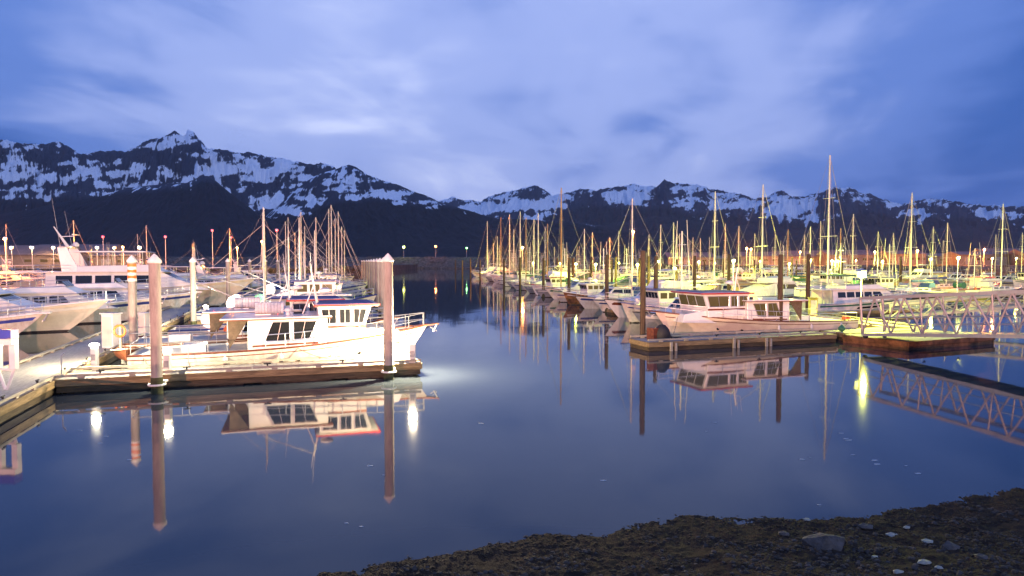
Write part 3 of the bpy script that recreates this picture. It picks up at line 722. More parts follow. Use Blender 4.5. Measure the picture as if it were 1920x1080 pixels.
SNL1 = [(-400, 360), (0, 372), (60, 380), (100, 368), (150, 372), (230, 372), (330, 380), (420, 380), (520, 412), (600, 390), (700, 400), (1000, 440)]
BL1 = [(100, 290, 32, 22, -.38), (20, 285, 20, 8, .1), (280, 293, 52, 14, -.42), (240, 300, 30, 14, -.2), (40, 325, 46, 15, .32), (215, 325, 26, 18, .2), (150, 330, 30, 10, .2), (352, 258, 20, 10, .03),
       (345, 315, 16, 22, -.28), (470, 315, 60, 11, .42), (400, 300, 10, 28, .25), (545, 300, 22, 12, .42), (440, 290, 30, 7, -.2), (330, 345, 50, 8, .15), (500, 352, 30, 10, -.35), (490, 375, 30, 30, .18), (540, 330, 50, 10, .18), (60, 345, 90, 8, -.1)]
mountain('mountain', SKY1, 6400, 4700, 1300, 200, SNL1, BL1, 1.7, -330, 1000, jag=3.2, amp=.24, streak=(380, 900))
# forested spur in front, left
SKY2 = [(-400, 372), (-100, 390), (0, 402), (60, 392), (120, 378), (160, 372), (200, 366), (240, 352), (300, 346), (350, 342), (385, 329), (398, 332), (420, 352), (450, 375), (480, 398), (510, 412), (560, 428), (640, 450), (760, 480)]
mountain('mountain', SKY2, 4600, 3300, 1000, 110, [(-400, 366), (160, 366), (330, 356), (385, 340), (410, 344), (480, 380), (760, 440)], [(330, 352, 60, 6, .16), (385, 338, 10, 8, -.3)], 5.2, -330, 760, jag=.9, amp=.12, pw=1.1, gain=.8)
# right shoulder of the left massif
SKY3 = [(440, 452), (470, 425), (500, 405), (530, 378), (560, 352), (590, 330), (612, 322), (630, 318), (642, 312), (655, 309), (668, 313), (690, 328), (720, 338), (745, 346), (775, 358), (800, 367), (830, 381), (870, 392), (905, 403), (930, 410), (1000, 412), (1060, 415), (1130, 425), (1240, 450), (1400, 480)]
SNL3 = [(440, 440), (500, 408), (560, 402), (620, 382), (700, 376), (780, 384), (830, 388), (870, 392), (930, 400), (1400, 450)]
BL3 = [(655, 318, 20, 10, -.3), (690, 335, 25, 8, -.22), (640, 338, 60, 10, .22), (720, 362, 60, 9, .26), (600, 352, 40, 14, -.28), (560, 400, 35, 8, .3), (545, 378, 18, 14, .1), (740, 350, 50, 5, -.2), (590, 372, 40, 8, .1)]
mountain('mountain', SKY3, 5300, 3500, 1000, 150, SNL3, BL3, 9.4, 440, 1400, jag=.9, amp=.15, streak=(300, 1000), pw=1.15)
# far central and right range
SKY4 = [(760, 395), (800, 385), (850, 370), (880, 376), (900, 378), (925, 366), (950, 360), (975, 355), (990, 350), (1003, 348), (1018, 355), (1035, 367), (1057, 364), (1080, 357), (1100, 353), (1118, 358), (1140, 354), (1165, 349), (1185, 345), (1205, 348), (1218, 350), (1230, 350), (1245, 336), (1258, 344), (1290, 346), (1310, 347), (1335, 356), (1360, 360), (1395, 366), (1420, 373), (1440, 368), (1452, 360), (1466, 357), (1485, 370), (1510, 368), (1530, 362), (1550, 354), (1572, 350), (1590, 352), (1615, 362), (1635, 365), (1665, 377), (1690, 384), (1715, 378), (1740, 374), (1755, 373), (1790, 377), (1815, 384), (1850, 384), (1880, 386), (1900, 388), (1960, 385), (2100, 392), (2300, 400)]
SNL4 = [(760, 420), (900, 408), (1000, 418), (1060, 395), (1100, 385), (1180, 392), (1250, 388), (1300, 405), (1340, 398), (1400, 408), (1480, 418), (1560, 410), (1620, 398), (1700, 410), (1800, 408), (1920, 415), (2300, 420)]
BL4 = [(1003, 360, 16, 8, -.2), (980, 385, 70, 12, .34), (900, 388, 40, 8, .4), (1090, 375, 16, 16, -.4), (1120, 385, 22, 12, -.25), (1180, 368, 34, 12, .42), (1145, 365, 20, 6, .2), (1245, 346, 16, 12, -.4), (1240, 380, 16, 20, -.22), (1280, 378, 26, 14, .25), (1310, 385, 18, 16, -.2),
       (1370, 380, 40, 10, .1), (1400, 368, 26, 6, -.3), (1350, 392, 40, 12, .2), (1470, 385, 45, 16, .32), (1535, 375, 14, 10, -.15), (1570, 362, 24, 8, -.1), (1625, 372, 22, 5, .25), (1590, 392, 45, 12, -.35), (1660, 395, 30, 14, -.25), (1700, 398, 40, 8, .12), (1780, 392, 34, 10, -.25), (1870, 405, 40, 8, .18), (1860, 390, 40, 6, -.1)]
mountain('mountain', SKY4, 9500, 6600, 1500, 170, SNL4, BL4, 14.1, 760, 2300, jag=3.2, amp=.22, streak=(520, 1300), base_=.67)
# dark low foothills right, in front
SKY5 = [(a, b + 13) for a, b in [(900, 440), (960, 428), (1030, 415), (1080, 404), (1130, 410), (1180, 402), (1230, 392), (1290, 400), (1330, 408), (1390, 410), (1440, 415), (1500, 420), (1560, 414), (1620, 412), (1700, 420), (1780, 416), (1860, 422), (1960, 424), (2300, 430)]]
mountain('mountain', SKY5, 7000, 4200, 900, 60, [(0, 300), (2300, 300)], [], 21.3, 860, 2300, jag=1.0, amp=.10, pw=1.0)

# ================================================================== LABEL HELPERS
ORD = ['first', 'second', 'third', 'fourth', 'fifth', 'sixth', 'seventh', 'eighth', 'ninth', 'tenth', 'eleventh', 'twelfth', 'thirteenth', 'fourteenth', 'fifteenth',
       'sixteenth', 'seventeenth', 'eighteenth', 'nineteenth', 'twentieth'] + ['twenty-' + q for q in ('first', 'second', 'third', 'fourth', 'fifth', 'sixth', 'seventh', 'eighth', 'ninth')] + ['thirtieth'] + ['thirty-' + q for q in ('first', 'second', 'third', 'fourth', 'fifth', 'sixth', 'seventh', 'eighth', 'ninth')] + ['fortieth']
def place_bow(r, px, Y, v, py=540):
    L = r['L']; b = atY(px, py, Y); d = Vector((v[0], v[1], 0)).normalized()
    r.location = (b.x - d.x * L / 2, b.y - d.y * L / 2, 0); r.rotation_euler = (0, 0, math.atan2(d.y, d.x)); return r
def place_c(r, x, y, v):
    r.location = (x, y, 0); r.rotation_euler = (0, 0, math.atan2(v[1], v[0])); return r
VL = (.951, .31); VR = (-.944, -.33)

# ================================================================== LEFT BASIN
dock((-17.1, 25.35), (-3.95, 29.65), 2.1, .56, 'floodlit wooden finger dock with olive timber side in front of the large left trawler', group='finger docks')
dock((-14.4, 16.8), (-31.6, 71.0), 2.8, .54, 'wide floodlit main walkway float running back from the lower left edge', name='walkway_float')
GL = 'steel pilings of the left basin'
piling(-13.45, 26.15 - .45 + .0, 5.28, .205, label='tall steel piling at the front edge of the floodlit dock, pointed white cap', group=GL)
piling(-5.22, 28.75, 5.33, .205, label='steel piling by the outer end of the floodlit finger dock, nearest the channel', group=GL)
def ring(m, X, Y, z, r=.29, t=.04):
    pts = [(X + r * math.cos(2 * math.pi * i / 18), Y + r * math.sin(2 * math.pi * i / 18), z) for i in range(19)]
    return m.path(pts, t, 6)
for (x, y, lb) in ((-13.45, 25.7, 'white pile hoop around the tall piling at the front of the floodlit dock'), (-5.22, 28.75, 'white pile hoop around the piling at the outer end of the floodlit dock')):
    h_ = ring(MB(), 0, 0, .34); h_.box((0, .33, .42), (.4, .25, .06)); o = h_.build('pile_hoop', CAPM); o.location = (x, y, 0); tag(o, lb, 'pile hoop', 'pile hoops of the floodlit dock')
pl = [(247, 34, .2, 'steel piling with orange and white bands below its cap, left of the trawler', True),
      (361, 50, .2, 'steel piling beside the walkway behind the stern of the large trawler', False),
      (427, 69.5, .2, 'steel piling standing before the bow of the biggest left yacht', False),
      (468, 92, .2, 'steel piling just right of the biggest left yacht bow', False), (498, 104, .2, 'thin far steel piling second right of the biggest yacht bow', False), (520, 116, .2, 'thin far steel piling third right of the biggest yacht bow', False)]
for px, D, r, lb, st in pl:
    p = atY(px, 490, D); piling(p.x, p.y, 5.3, r, label=lb, group=GL, stripes=st)
for i, (px, D) in enumerate(((719.5, 50), (712.5, 60), (706.5, 71), (701, 83), (696, 97), (691.5, 112), (687, 130), (682.5, 150), (678.5, 175))):
    p = atY(px, 490, D); piling(p.x, p.y, 5.3, .2, label='%s steel piling back in the line behind the outer piling of the floodlit dock' % ORD[i], group=GL)
# fingers behind
for i, D in enumerate((43.0, 55.4, 67.5, 80, 93, 106)):
    x1 = -5.6 - .22 * (D - 29.5); dock((x1 - 13, D - 4.2), (x1, D), .9, .5, '%s narrow finger float behind the large left trawler' % ORD[i], cleats=False, bull=False, group='finger docks')

A = trawler(13.); place_bow(A, 801, 34.0, VL, 612); tag(A, 'large white trawler with red-edged wheelhouse roof behind the floodlit left dock', 'trawler', 'trawlers')
A2 = copy_tree(A); A2.location = (A.location.x - 2.6, A.location.y + 4.05, 0); tag(A2, 'white red-edged trawler half hidden behind the large floodlit left trawler', 'trawler', 'trawlers')

def LB(fn, key, px, D, label, cat, v=VL, mast=None, **kw):
    r = get(key, fn); r.scale = (1, 1, 1); place_bow(r, px, D, v)
    if mast: set_mast(r, mast)
    for k in ('group',):
        if k in r: del r[k]
    tag(r, label, cat, {'motor yacht': 'motor yachts', 'cabin cruiser': 'cabin cruisers', 'fishing boat': 'fishing boats', 'sailboat': 'sailboats'}.get(cat)); return r
LB(lambda: yacht(13., BLUES, 1, HULLW, False), 'y13', 82, 43.0, 'white yacht with broad blue hull stripe at the far left edge, nearest its bow rail', 'motor yacht')
LB(lambda: yacht(16.5, WHITE, 2, CREAM, False), 'y165', 203, 49.5, 'cream hulled yacht whose bow points past the blue striped one', 'motor yacht')
LB(lambda: yacht(15., NAVY, 1, HULLW, False), 'y15', 305, 57.0, 'low white yacht with long cabin windows left of the orange banded piling', 'motor yacht')
LB(lambda: yacht(23., WHITE, 2, CREAM, True), 'y23', 480, 77.0, 'biggest motor yacht of the left basin with tall raked radar mast', 'motor yacht')
LB(lambda: yacht(16., NAVY, 2, WHITE, True), 'y16', 560, 96., 'white flybridge yacht behind the biggest left yacht bow', 'motor yacht')
LB(lambda: yacht(16., NAVY, 2, WHITE, True), 'y16', 452, 110., 'distant flybridge yacht left behind the biggest yacht', 'motor yacht')
LB(lambda: yacht(16.5, WHITE, 2, CREAM, False), 'y165', 330, 92., 'distant cream flybridge yacht above the low white yacht', 'motor yacht')
LB(lambda: yacht(15., NAVY, 1, HULLW, False), 'y15', 372, 66.5, 'white yacht moored between the low white yacht and the biggest one', 'motor yacht')
LB(lambda: fisher(11.), 'f11', 664, 45.5, 'pinkish fishing boat next behind the two left trawlers', 'fishing boat')
LB(lambda: cruiser(10., CWHITE, BLUES, WHITE, False, GLASSW), 'c10w', 452, 51.2, 'white cruiser with lit windows facing left behind the left trawlers', 'cabin cruiser', (-.951, -.31))
LB(lambda: fisher(14., WHITE, NAVY, 7.0), 'f14', 706, 58.5, 'white fishing boat with navy trim beside the line of steel pilings', 'fishing boat')
LB(lambda: fisher(12., WHITE, GREENH, 8.0), 'f12', 690, 64.2, 'green trimmed fishing boat behind the navy trimmed one, left basin', 'fishing boat')
LB(lambda: cruiser(10., CWHITE, BLUES, WHITE, False, GLASSW), 'c10w', 690, 71.0, 'white cruiser with blue stripe behind the green trimmed fishing boat', 'cabin cruiser')
LB(lambda: fisher(11.), 'f11', 688, 77., 'pinkish fishing boat in the middle of the left fishing fleet', 'fishing boat')
LB(lambda: fisher(14., WHITE, NAVY, 7.0), 'f14', 686, 84., 'navy trimmed fishing boat far back in the left fleet', 'fishing boat')
for i, (px, top, D, cov) in enumerate(((593, 408, 88, CBLUE), (622, 385, 95, CWHITE), (629, 410, 101, CBLUE), (635, 397, 108, CBLUE), (641, 425, 114, CWHITE), (565, 398, 89.5, CBLUE), (617, 392, 121, CBLUE), (536, 416, 128, CWHITE), (541, 408, 135, CBLUE), (646, 432, 127, CBLUE), (572, 424, 121, CWHITE))):
    wh = cov is CWHITE
    r = get('s10w' if wh else 's10b', (lambda: sailboat(10., WHITE, CWHITE, TEAK)) if wh else (lambda: sailboat(10.)))
    p = atY(px, 490, D); place_c(r, p.x - .951 * .8, p.y - .31 * .8, VL); set_mast(r, H + (YH - top) * D / F)
    tag(r, '%s with %s sail cover, %s nearest of the left basin' % ('sailboat', 'white' if wh else 'blue', ORD[i]), 'sailboat', 'sailboats')
rnd = random.Random(11)
fillers = [('c10w', 'white blue striped cruiser', 'cabin cruiser'), ('f11', 'pinkish fishing boat', 'fishing boat'), ('f12', 'green trimmed fishing boat', 'fishing boat'), ('y16', 'navy striped flybridge yacht', 'motor yacht'), ('s10b', 'blue covered sailboat', 'sailboat')]
cnt = {}
spots = [(470, 84), (430, 122), (545, 112), (500, 140), (400, 132), (360, 118), (320, 138), (270, 124), (230, 142), (190, 126), (300, 150), (150, 140), (110, 128), (60, 139), (20, 124), (470, 152), (560, 148), (610, 142), (590, 158), (420, 150), (650, 150), (665, 164)]; spots.sort()
for i, (px, D) in enumerate(spots):
    key, ds, cat = fillers[rnd.randrange(5)]; r = copy_tree(PROTO[key]); place_bow(r, px, D, VL)
    if cat == 'sailboat': set_mast(r, rnd.uniform(9, 13))
    c = cnt.get(key, 0); cnt[key] = c + 1
    tag(r, '%s, %s of its kind from the left, far back in left basin' % (ds, ORD[c]), cat, {'motor yacht': 'motor yachts', 'cabin cruiser': 'cabin cruisers', 'fishing boat': 'fishing boats', 'sailboat': 'sailboats'}[cat])

# dock furniture, left
pedestal(-17.75, 28.9, 1.42, 1700, (1, .86, .55), 'lit white power pedestal on the walkway float, left of the trawler stern')
pedestal(-13.70, 27.0, 1.42, 800, (1, .86, .55), 'lit white power pedestal hidden behind the tall piling of the floodlit dock')
pedestal(-4.35, 29.75, 1.5, 8000, (1, .80, .48), 'lit white power pedestal behind the outer dock piling near the channel')
p = at(385, 590, .53); 
for (px, D, pw, lb) in ((386, 46.5, 3200, 'bright power pedestal on the walkway behind the trawler stern'), (520, 60, 3200, 'bright power pedestal among the left fishing boats')):
    q = atY(px, 570, D); pedestal(q.x, q.y, 1.9, pw, (1, .88, .6), lb)
def locker(x, y, rz, lb, s=(.75, .55, 1.75)):
    o = empty('dock_locker', (x, y, .54), rz); MB().box((0, 0, s[2] / 2), s).build('body', WHITE, o, bevel=.03)
    MB().box((0, -s[1] / 2 - .015, s[2] * .5), (s[0] * .8, .03, s[2] * .85)).build('door', CREAM, o, bevel=.01); MB().box((0, 0, s[2] + .03), (s[0] + .1, s[1] + .1, .06)).build('lid', WHITE, o)
    tag(o, lb, 'locker', 'white dock lockers')
q = at(217, 652, .54); locker(q.x - .2, q.y, -.3, 'tall white dock locker just left of the orange banded piling')
q = at(272, 628, .54); locker(q.x, q.y, -.3, 'smaller white dock locker further along the walkway, right of the banded piling', (.5, .5, 1.3))
o = empty('life_ring_post', tuple(at(227, 668, .54)), 0); MB().box((0, 0, .75), (.09, .09, 1.5)).build('post', RAILT, o); MB().path([(.0 + .26 * math.cos(a * .3927), -.08, 1.2 + .26 * math.sin(a * .3927)) for a in range(17)], .055, 8).build('life_ring', ORANGE, o, smooth=True)
tag(o, 'orange life ring on a timber post beside the tall dock locker', 'life ring')
# dark wooden skiff pulled up at the trawler stern
o = empty('rowing_skiff', (-17.55, 30.9, .56), -1.05); hb = Hull(2.9, 1.15, .42, .62, .7, .18, 0.02); hb.mesh(12).build('hull', TEAK, o, smooth=True); hb.rail(.03, n=12).build('gunwale', RAILT, o)
for x in (-.7, .2): MB().box((x, 0, .36), (.22, .9, .03)).build('thwart', RAILT, o)
tag(o, 'brown wooden skiff on the walkway at the large trawler stern', 'skiff')
# dock hoses / power posts
for px, D, lb in ((113, 26.0, 'thin bent standpipe near the corner of walkway and floodlit dock'), (352, 28.5, 'thin yellow standpipe at the front edge of the floodlit dock')):
    q = atY(px, 600, D); o = MB().tube((0, 0, -.6), (0, 0, .8), .025).tube((0, 0, .8), (.12, 0, .95), .022).build('standpipe', STEEL); o.location = (q.x, q.y, .56); tag(o, lb, 'standpipe', 'standpipes')
def line(a, b, sag, lb, rad=.018):
    a = Vector(a); b = Vector(b); pts = [a.lerp(b, t / 10) - Vector((0, 0, sag * 4 * (t / 10) * (1 - t / 10))) for t in range(11)]; o_ = MB().path([p - a for p in pts], rad, 5).build('mooring_line', ROPE); o_.location = a; tag(o_, lb, 'rope', 'mooring lines')
AL = A.location; dA = Vector((.951, .31, 0)); nA = Vector((.31, -.951, 0))
line(AL + dA * 5.4 + nA * 1.0 + Vector((0, 0, 1.55)), (-5.9, 30.9, .7), .12, 'mooring line from the bow of the large left trawler to the dock')
line(AL - dA * 5.9 + nA * 1.7 + Vector((0, 0, 1.0)), (-14.9, 28.0, .7), .1, 'mooring line from the stern of the large left trawler to the dock')
line(AL + dA * .3 + nA * 1.95 + Vector((0, 0, 1.15)), (-8.2, 30.2, .7), .08, 'slack spring line amidships on the large left trawler')
# foot of the left gangway: white portal frame
q = atY(12, 700, 23.4)
o = empty('gangway_portal', (q.x, q.y, .56), -.1)
for s_ in (-.3, .3): MB().box((s_, 0, 1.15), (.22, .2, .85)).build('post', WHITE, o, bevel=.02)
MB().box((-.6, 0, 1.68), (1.9, .3, .2)).build('beam', WHITE, o); MB().box((-.3, 0, 1.95), (1.3, .34, .3)).build('sign_panel', BLUES, o)
MB().tube((-.3, 0, .72), (-.05, 0, .02), .05).tube((.3, 0, .72), (.02, 0, .02), .05).tube((-.3, 0, .72), (.3, 0, .72), .05).build('foot_brace', WHITE, o)
tag(o, 'white painted steel portal with V-shaped foot on the walkway, far left edge', 'portal frame')

# ================================================================== RIGHT BASIN
UR = Vector((-.13, .9915, 0)); V3 = Vector((.944, .33, 0)); O3 = Vector((10, 43, 0))
def PR(w_, off): return O3 + UR * w_ + V3 * off
dock((7.55, 37.6), (20.0, 41.95), 2.15, .5, 'weathered wooden finger dock in front of the right trawler', group='finger docks')
dock((22.2, 38.1), (29.3, 41.3), 4.3, .48, 'rust-sided landing float beneath the foot of the steel gangway', name='landing_float', cat='float', bull=False, side=RUSTY)
dock((27.9, 45.9), tuple(PR(187, 18.8))[:2], 2.5, .5, 'long lit walkway float behind the right trawler stern', name='walkway_float', cleats=False)
dock((20.9, 42.4), (27.4, 45.0), 2.2, .5, 'short connecting float between landing float and lit walkway', name='connecting_float', cat='float', cleats=False, bull=False)
for j, off in enumerate((64.0, 108.)):
    dock(tuple(PR(28 + 45 * j, off))[:2], tuple(PR(190, off))[:2], 2.5, .5, ['second walkway float right of the channel among the moored boats', 'rearmost walkway float on the far right of the harbour'][j], name='walkway_float', cleats=False, bull=False)
Bt = trawler(14.6, wh=(2.6, 5.9), sal=8.9, roof_end=10.2, stripe=TEAK, lit=GLASSW, mast_h=4.6, canister=False, hullm=CREAM)
b = atY(1228, 582, 43.0); Bt.location = (b.x + .944 * 7.3, b.y + .33 * 7.3, 0); Bt.rotation_euler = (0, 0, math.atan2(-.33, -.944)); tag(Bt, 'cream trawler with red-edged wheelhouse roof at the right wooden dock, bow left', 'trawler', 'trawlers')
GR_ = 'dark wooden pilings of the right basin'
wp = [(1206, 40.4 + 1.2), (1465, 45.5), (1230, 58.5), (1138, 67), (1067, 80), (1019, 94.5), (975, 112), (945, 129), (900, 166), (882, 187), (867, 208), (854, 232)]
WL = ['dark wooden piling at the outer end of the right finger dock', 'dark wooden piling in front of the right trawler stern deck']
for i, (px, D) in enumerate(wp):
    q = atY(px, 490, D)
    if i == 1: q = atY(1464, 490, 44.1)
    piling(q.x, q.y, 5.45 + (.2 if i % 3 == 0 else 0), .17 if i < 2 else .19, kind='wood', label=WL[i] if i < 2 else '%s dark piling back along the channel behind the right finger dock' % ORD[i - 2], group=GR_)
rnd = random.Random(5); k = 0
for j, (off, w0) in enumerate(((15.6, 30), (19.2, 12), (60.5, 45), (65, 50))):
    for i in range(9):
        ww = w0 + i * 16; q = PR(ww, off)
        if 960 + F * q.x / q.y > 1990: continue
        piling(q.x, q.y, 5.4 + rnd.uniform(-.2, .5), .19, kind='wood', label='dark piling %s back along the %s side of the %s walkway' % (ORD[i], ['channel', 'landward'][j % 2], ['lit', 'second'][j // 2]), group=GR_)
# fingers
for row, (a_, b_) in enumerate(((2., 16.1), (18.9, 32.), (48., 61.4), (64.1, 77))):
    for j in range(13):
        ww = 8.6 + 11.5 * j + (0 if row < 2 else 22)
        if row == 1: ww += 2.5
        p0 = PR(ww, a_); p1 = PR(ww, b_)
        if min(960 + F * p0.x / p0.y, 960 + F * p1.x / p1.y) > 1960: continue
        dock((p0.x, p0.y), (p1.x, p1.y), .9, .48, 'narrow finger float %s back in the %s row right of the channel' % (ORD[j], ORD[row]), cleats=False, bull=False, group='finger docks')
# slots
slots = []
for row, (bow, sgn) in enumerate(((0., -1), (19.6, 1), (46.5, -1), (64.8, 1), (91., -1), (109., 1))):
    for j in range(16):
        for d_ in (3.35, 8.6):
            ww = 8.6 + 11.5 * j + d_ + (0 if row < 2 else 22) + (2.5 if row == 1 else 0)
            if row >= 4: ww += 16
            c = PR(ww, bow + 6)
            if c.y > 235: continue
            px = 960 + F * c.x / c.y
            if px > 1990: continue
            slots.append(dict(row=row, w=ww, bow=bow, sgn=sgn, used=False))
slots.append(dict(row=0, w=5.4, bow=-1.2, sgn=-1, used=False))
slots.sort(key=lambda s: (s['row'], s['w']))
VAR = {
 'sb': ('sailboat', 'white sailboat with blue sail cover', lambda: sailboat(10.)),
 'sw': ('sailboat', 'white sailboat with pale sail cover', lambda: sailboat(10., WHITE, CWHITE, TEAK)),
 'st': ('sailboat', 'cream sailboat with tan sail cover', lambda: sailboat(10.5, CREAM, CTAN, GREENH)),
 'sg': ('sailboat', 'grey sailboat with green sail cover', lambda: sailboat(9.5, GREYH, CGREEN, WHITE, WOODM)),
 'cb': ('cabin cruiser', 'white cruiser with blue cockpit canvas', lambda: cruiser(9.)),
 'cg': ('cabin cruiser', 'white cruiser with green cockpit canvas', lambda: cruiser(10., CGREEN, GREENH)),
 'cf': ('cabin cruiser', 'flybridge cruiser with pale bimini top', lambda: cruiser(11., CWHITE, TEAK, WHITE, True, GLASSW)),
 'cc': ('cabin cruiser', 'cream cruiser with tan canvas', lambda: cruiser(8.5, CTAN, REDH, CREAM)),
 'cn': ('cabin cruiser', 'grey hulled cruiser with white canvas', lambda: cruiser(9.5, CWHITE, WHITE, GREYH)),
 'fp': ('fishing boat', 'pinkish fishing boat with navy trim', lambda: fisher(11.)),
 'fg': ('fishing boat', 'white fishing boat with green trim', lambda: fisher(12., WHITE, GREENH, 8.0)),
 'fr': ('fishing boat', 'white fishing boat with red trim', lambda: fisher(10.5, WHITE, REDH, 7.)),
 'fo': ('fishing boat', 'orange brown fishing boat', lambda: fisher(10., RUSTY, WHITE, 6.5)),
}
PROTO['sb'] = PROTO['s10b']; PROTO['sw'] = PROTO['s10w']; PROTO['fp'] = PROTO['f11']; PROTO['fg'] = PROTO['f12']
ROWN = ['channel row', 'second row', 'third row', 'fourth row', 'fifth row', 'rearmost row']
def use(s, key, shift=0., mast=None):
    cat, desc, fn = VAR[key]; r = get('k' + key, fn) if key not in PROTO else copy_tree(PROTO[key])
    if 'k' + key in PROTO and key not in PROTO: pass
    L = r['L']; c = PR(s['w'], s['bow'] + L / 2 + shift + (.4 if s['sgn'] < 0 else .2))
    dv = (V3.x * s['sgn'], V3.y * s['sgn']); place_c(r, c.x, c.y, dv)
    r.rotation_euler.z += random.uniform(-.02, .02)
    if cat == 'sailboat': set_mast(r, mast or random.uniform(9, 12.5))
    s['r'] = r; s['desc'] = desc
    tag(r, None, cat, {'cabin cruiser': 'cabin cruisers', 'fishing boat': 'fishing boats', 'sailboat': 'sailboats'}[cat])
    s['used'] = True; return r
masts = [(1558, 293, 70), (1709, 362, 56), (1430, 347, 82), (1344, 360, 95), (1057, 353, 105), (1188, 373, 75), (1881, 383, 80), (1778, 418, 72), (1538, 415, 100), (915, 415, 150), (942, 408, 150), (957, 402, 130), (977, 397, 120),
         (1003, 412, 120), (1009, 400, 160), (1024, 425, 170), (1031, 420, 150), (1098, 430, 130), (1163, 433, 130), (1242, 422, 120), (1359, 420, 130), (1386, 424, 150), (1580, 428, 140), (1600, 402, 110), (1648, 435, 150), (1675, 437, 160),
         (1748, 425, 130), (1853, 425, 110), (1897, 409, 100), (1220, 440, 160), (1113, 436, 180), (1455, 440, 170), (1415, 438, 180), (1300, 445, 160), (1480, 430, 120), (1510, 440, 150), (1810, 440, 150), (1275, 438, 140), (1330, 445, 180), (1146, 445, 190), (990, 408, 190), (965, 430, 180), (1868, 440, 150)]
skeys = ['sw', 'sb', 'st', 'sw', 'sg', 'sb']
for i, (px, top, D) in enumerate(masts):
    best = None
    for s in slots:
        if s['used'] or (s['row'] == 0 and s['w'] < 18) or (s['row'] == 1 and s['w'] < 13): continue
        c = PR(s['w'], s['bow'] + 5 + .8 * s['sgn'] + .3); t = (px - 960) / F
        sh = (t * c.y - c.x) / (V3.x - t * V3.y)
        if abs(sh) > 2.2: continue
        cost = abs(c.y - D) / D * 10 + abs(sh)
        if best is None or cost < best[0]: best = (cost, s, sh, c.y + sh * V3.y)
    if best:
        _, s, sh, Y = best; use(s, skeys[i % 6], sh - .3 + (0 if s['sgn'] > 0 else -.0), H + (YH - top) * Y / F)
# front boats of the channel row chosen by look
front = ['cn', 'fp', 'cf', 'cb', 'fo', 'cg', 'fr']
free = [s for s in slots if s['row'] == 0 and not s['used']][:7]
for s, k_ in zip(free, front): use(s, k_)
free = [s for s in slots if s['row'] == 1 and not s['used']][:5]
for s, k_ in zip(free[1:], ['cf', 'cc', 'cb', 'cg']): use(s, k_)
gy = yacht(14., GREENH, 2, WHITE, False, canvas=CGREEN); s = free[0]; s['used'] = True; c = PR(s['w'], 27.6); place_c(gy, c.x, c.y, (V3.x, V3.y)); tag(gy, 'floodlit white yacht with green canvas top beside the brightest dock lamp', 'motor yacht', 'motor yachts')
rnd = random.Random(21); pool = ['cb', 'cg', 'cf', 'cc', 'cn', 'fp', 'fg', 'fr', 'sw', 'sb', 'cb', 'cf']
for s in slots:
    if s['used']: continue
    if s['row'] >= 2 and rnd.random() < .12: continue
    use(s, pool[rnd.randrange(len(pool))], rnd.uniform(-.5, .5))

for row in range(6):
    for n, s in enumerate([t for t in slots if t['row'] == row and t['used']]):
        if 'r' in s: s['r']['label'] = '%s, %s back in the %s, right basin' % (s['desc'], ORD[n], ROWN[row])
# dock lamps, right
YG = (.95, 1, .13)
lamps = [(1615, 525, 49.8, 2600), (1265, 507, 88.6, 3600), (1117, 499, 129, 3600), (1000, 495, 176, 3000), (1796, 488, 92, 3000), (1480, 497, 134, 3600), (1310, 493, 178, 3600), (1375, 494, 70, 1600), (1195, 500, 106, 2600), (1560, 492, 112, 2600), (945, 492, 205, 2600), (1690, 490, 150, 2400)]
for i, (px, py, D, P_) in enumerate(lamps):
    P_ *= 3.4 if i else 4.
    q = atY(px, py, D)
    pole_lamp(q.x, q.y, q.z, .5, P_, YG, L_YG, ['brightest yellow-green dock lamp near the foot of the gangway', 'bright yellow-green dock lamp behind the channel row, centre right', 'yellow-green dock lamp above the channel row near the tallest centre mast', 'far yellow-green lamp at the back of the channel row',
        'starry yellow-green lamp on the second walkway above the gangway rail', 'yellow-green lamp above the right trawler stern', 'distant yellow-green lamp above the right trawler wheelhouse', 'yellow-green lamp right of the right trawler wheelhouse', 'yellow-green lamp behind the paired dark pilings',
        'yellow-green lamp beside the tallest mast', 'faint farthest yellow-green lamp left of the centre masts', 'faint yellow-green lamp between gangway foot and second walkway'][i], 'dock lamps', .6 if D < 60 else (.30 if i % 2 else .38), arm=False, cat='dock lamp')
ORC = (1, .27, .03)
ol = [(1187, 437, 150, 9000, 'orange street lamp high among the masts in the centre'), (980, 466, 190, 6000, 'orange lamp low behind the centre masts'), (10, 452, 120, 9000, 'large orange lamp at the far left edge'), (231, 466, 130, 4000, 'orange lamp behind the left yachts'),
      (445, 467, 150, 3000, 'orange lamp behind the biggest yacht bow'), (491, 455, 160, 2500, 'yellowish lamp above the left flybridge yachts'), (1845, 470, 215, 12000, 'orange lamp at the far right over the yard'), (1400, 468, 285, 14000, 'orange yard lamp, left one of a close pair'), (1408, 469, 290, 10000, 'orange yard lamp, right one of a close pair'),
      (1640, 474, 292, 12000, 'orange yard lamp beyond the brightest dock lamp'), (1500, 474, 288, 9000, 'orange yard lamp beyond the right trawler'), (1720, 472, 280, 9000, 'orange yard lamp beyond the gangway')]
for i_, (px, py, D, P_, lb) in enumerate(ol):
    P_ *= 10. if D > 200 else 4.
    q = atY(px, py, D); zb = 0.5 if D < 200 else 3.2
    pole_lamp(q.x, q.y, q.z, zb, P_, ORC, L_OR, lb, 'orange lamps', (.55 if i_ == 2 else .34) if D < 200 else .55, arm=False, kind='street_lamp', cat='street lamp', rp=.09)
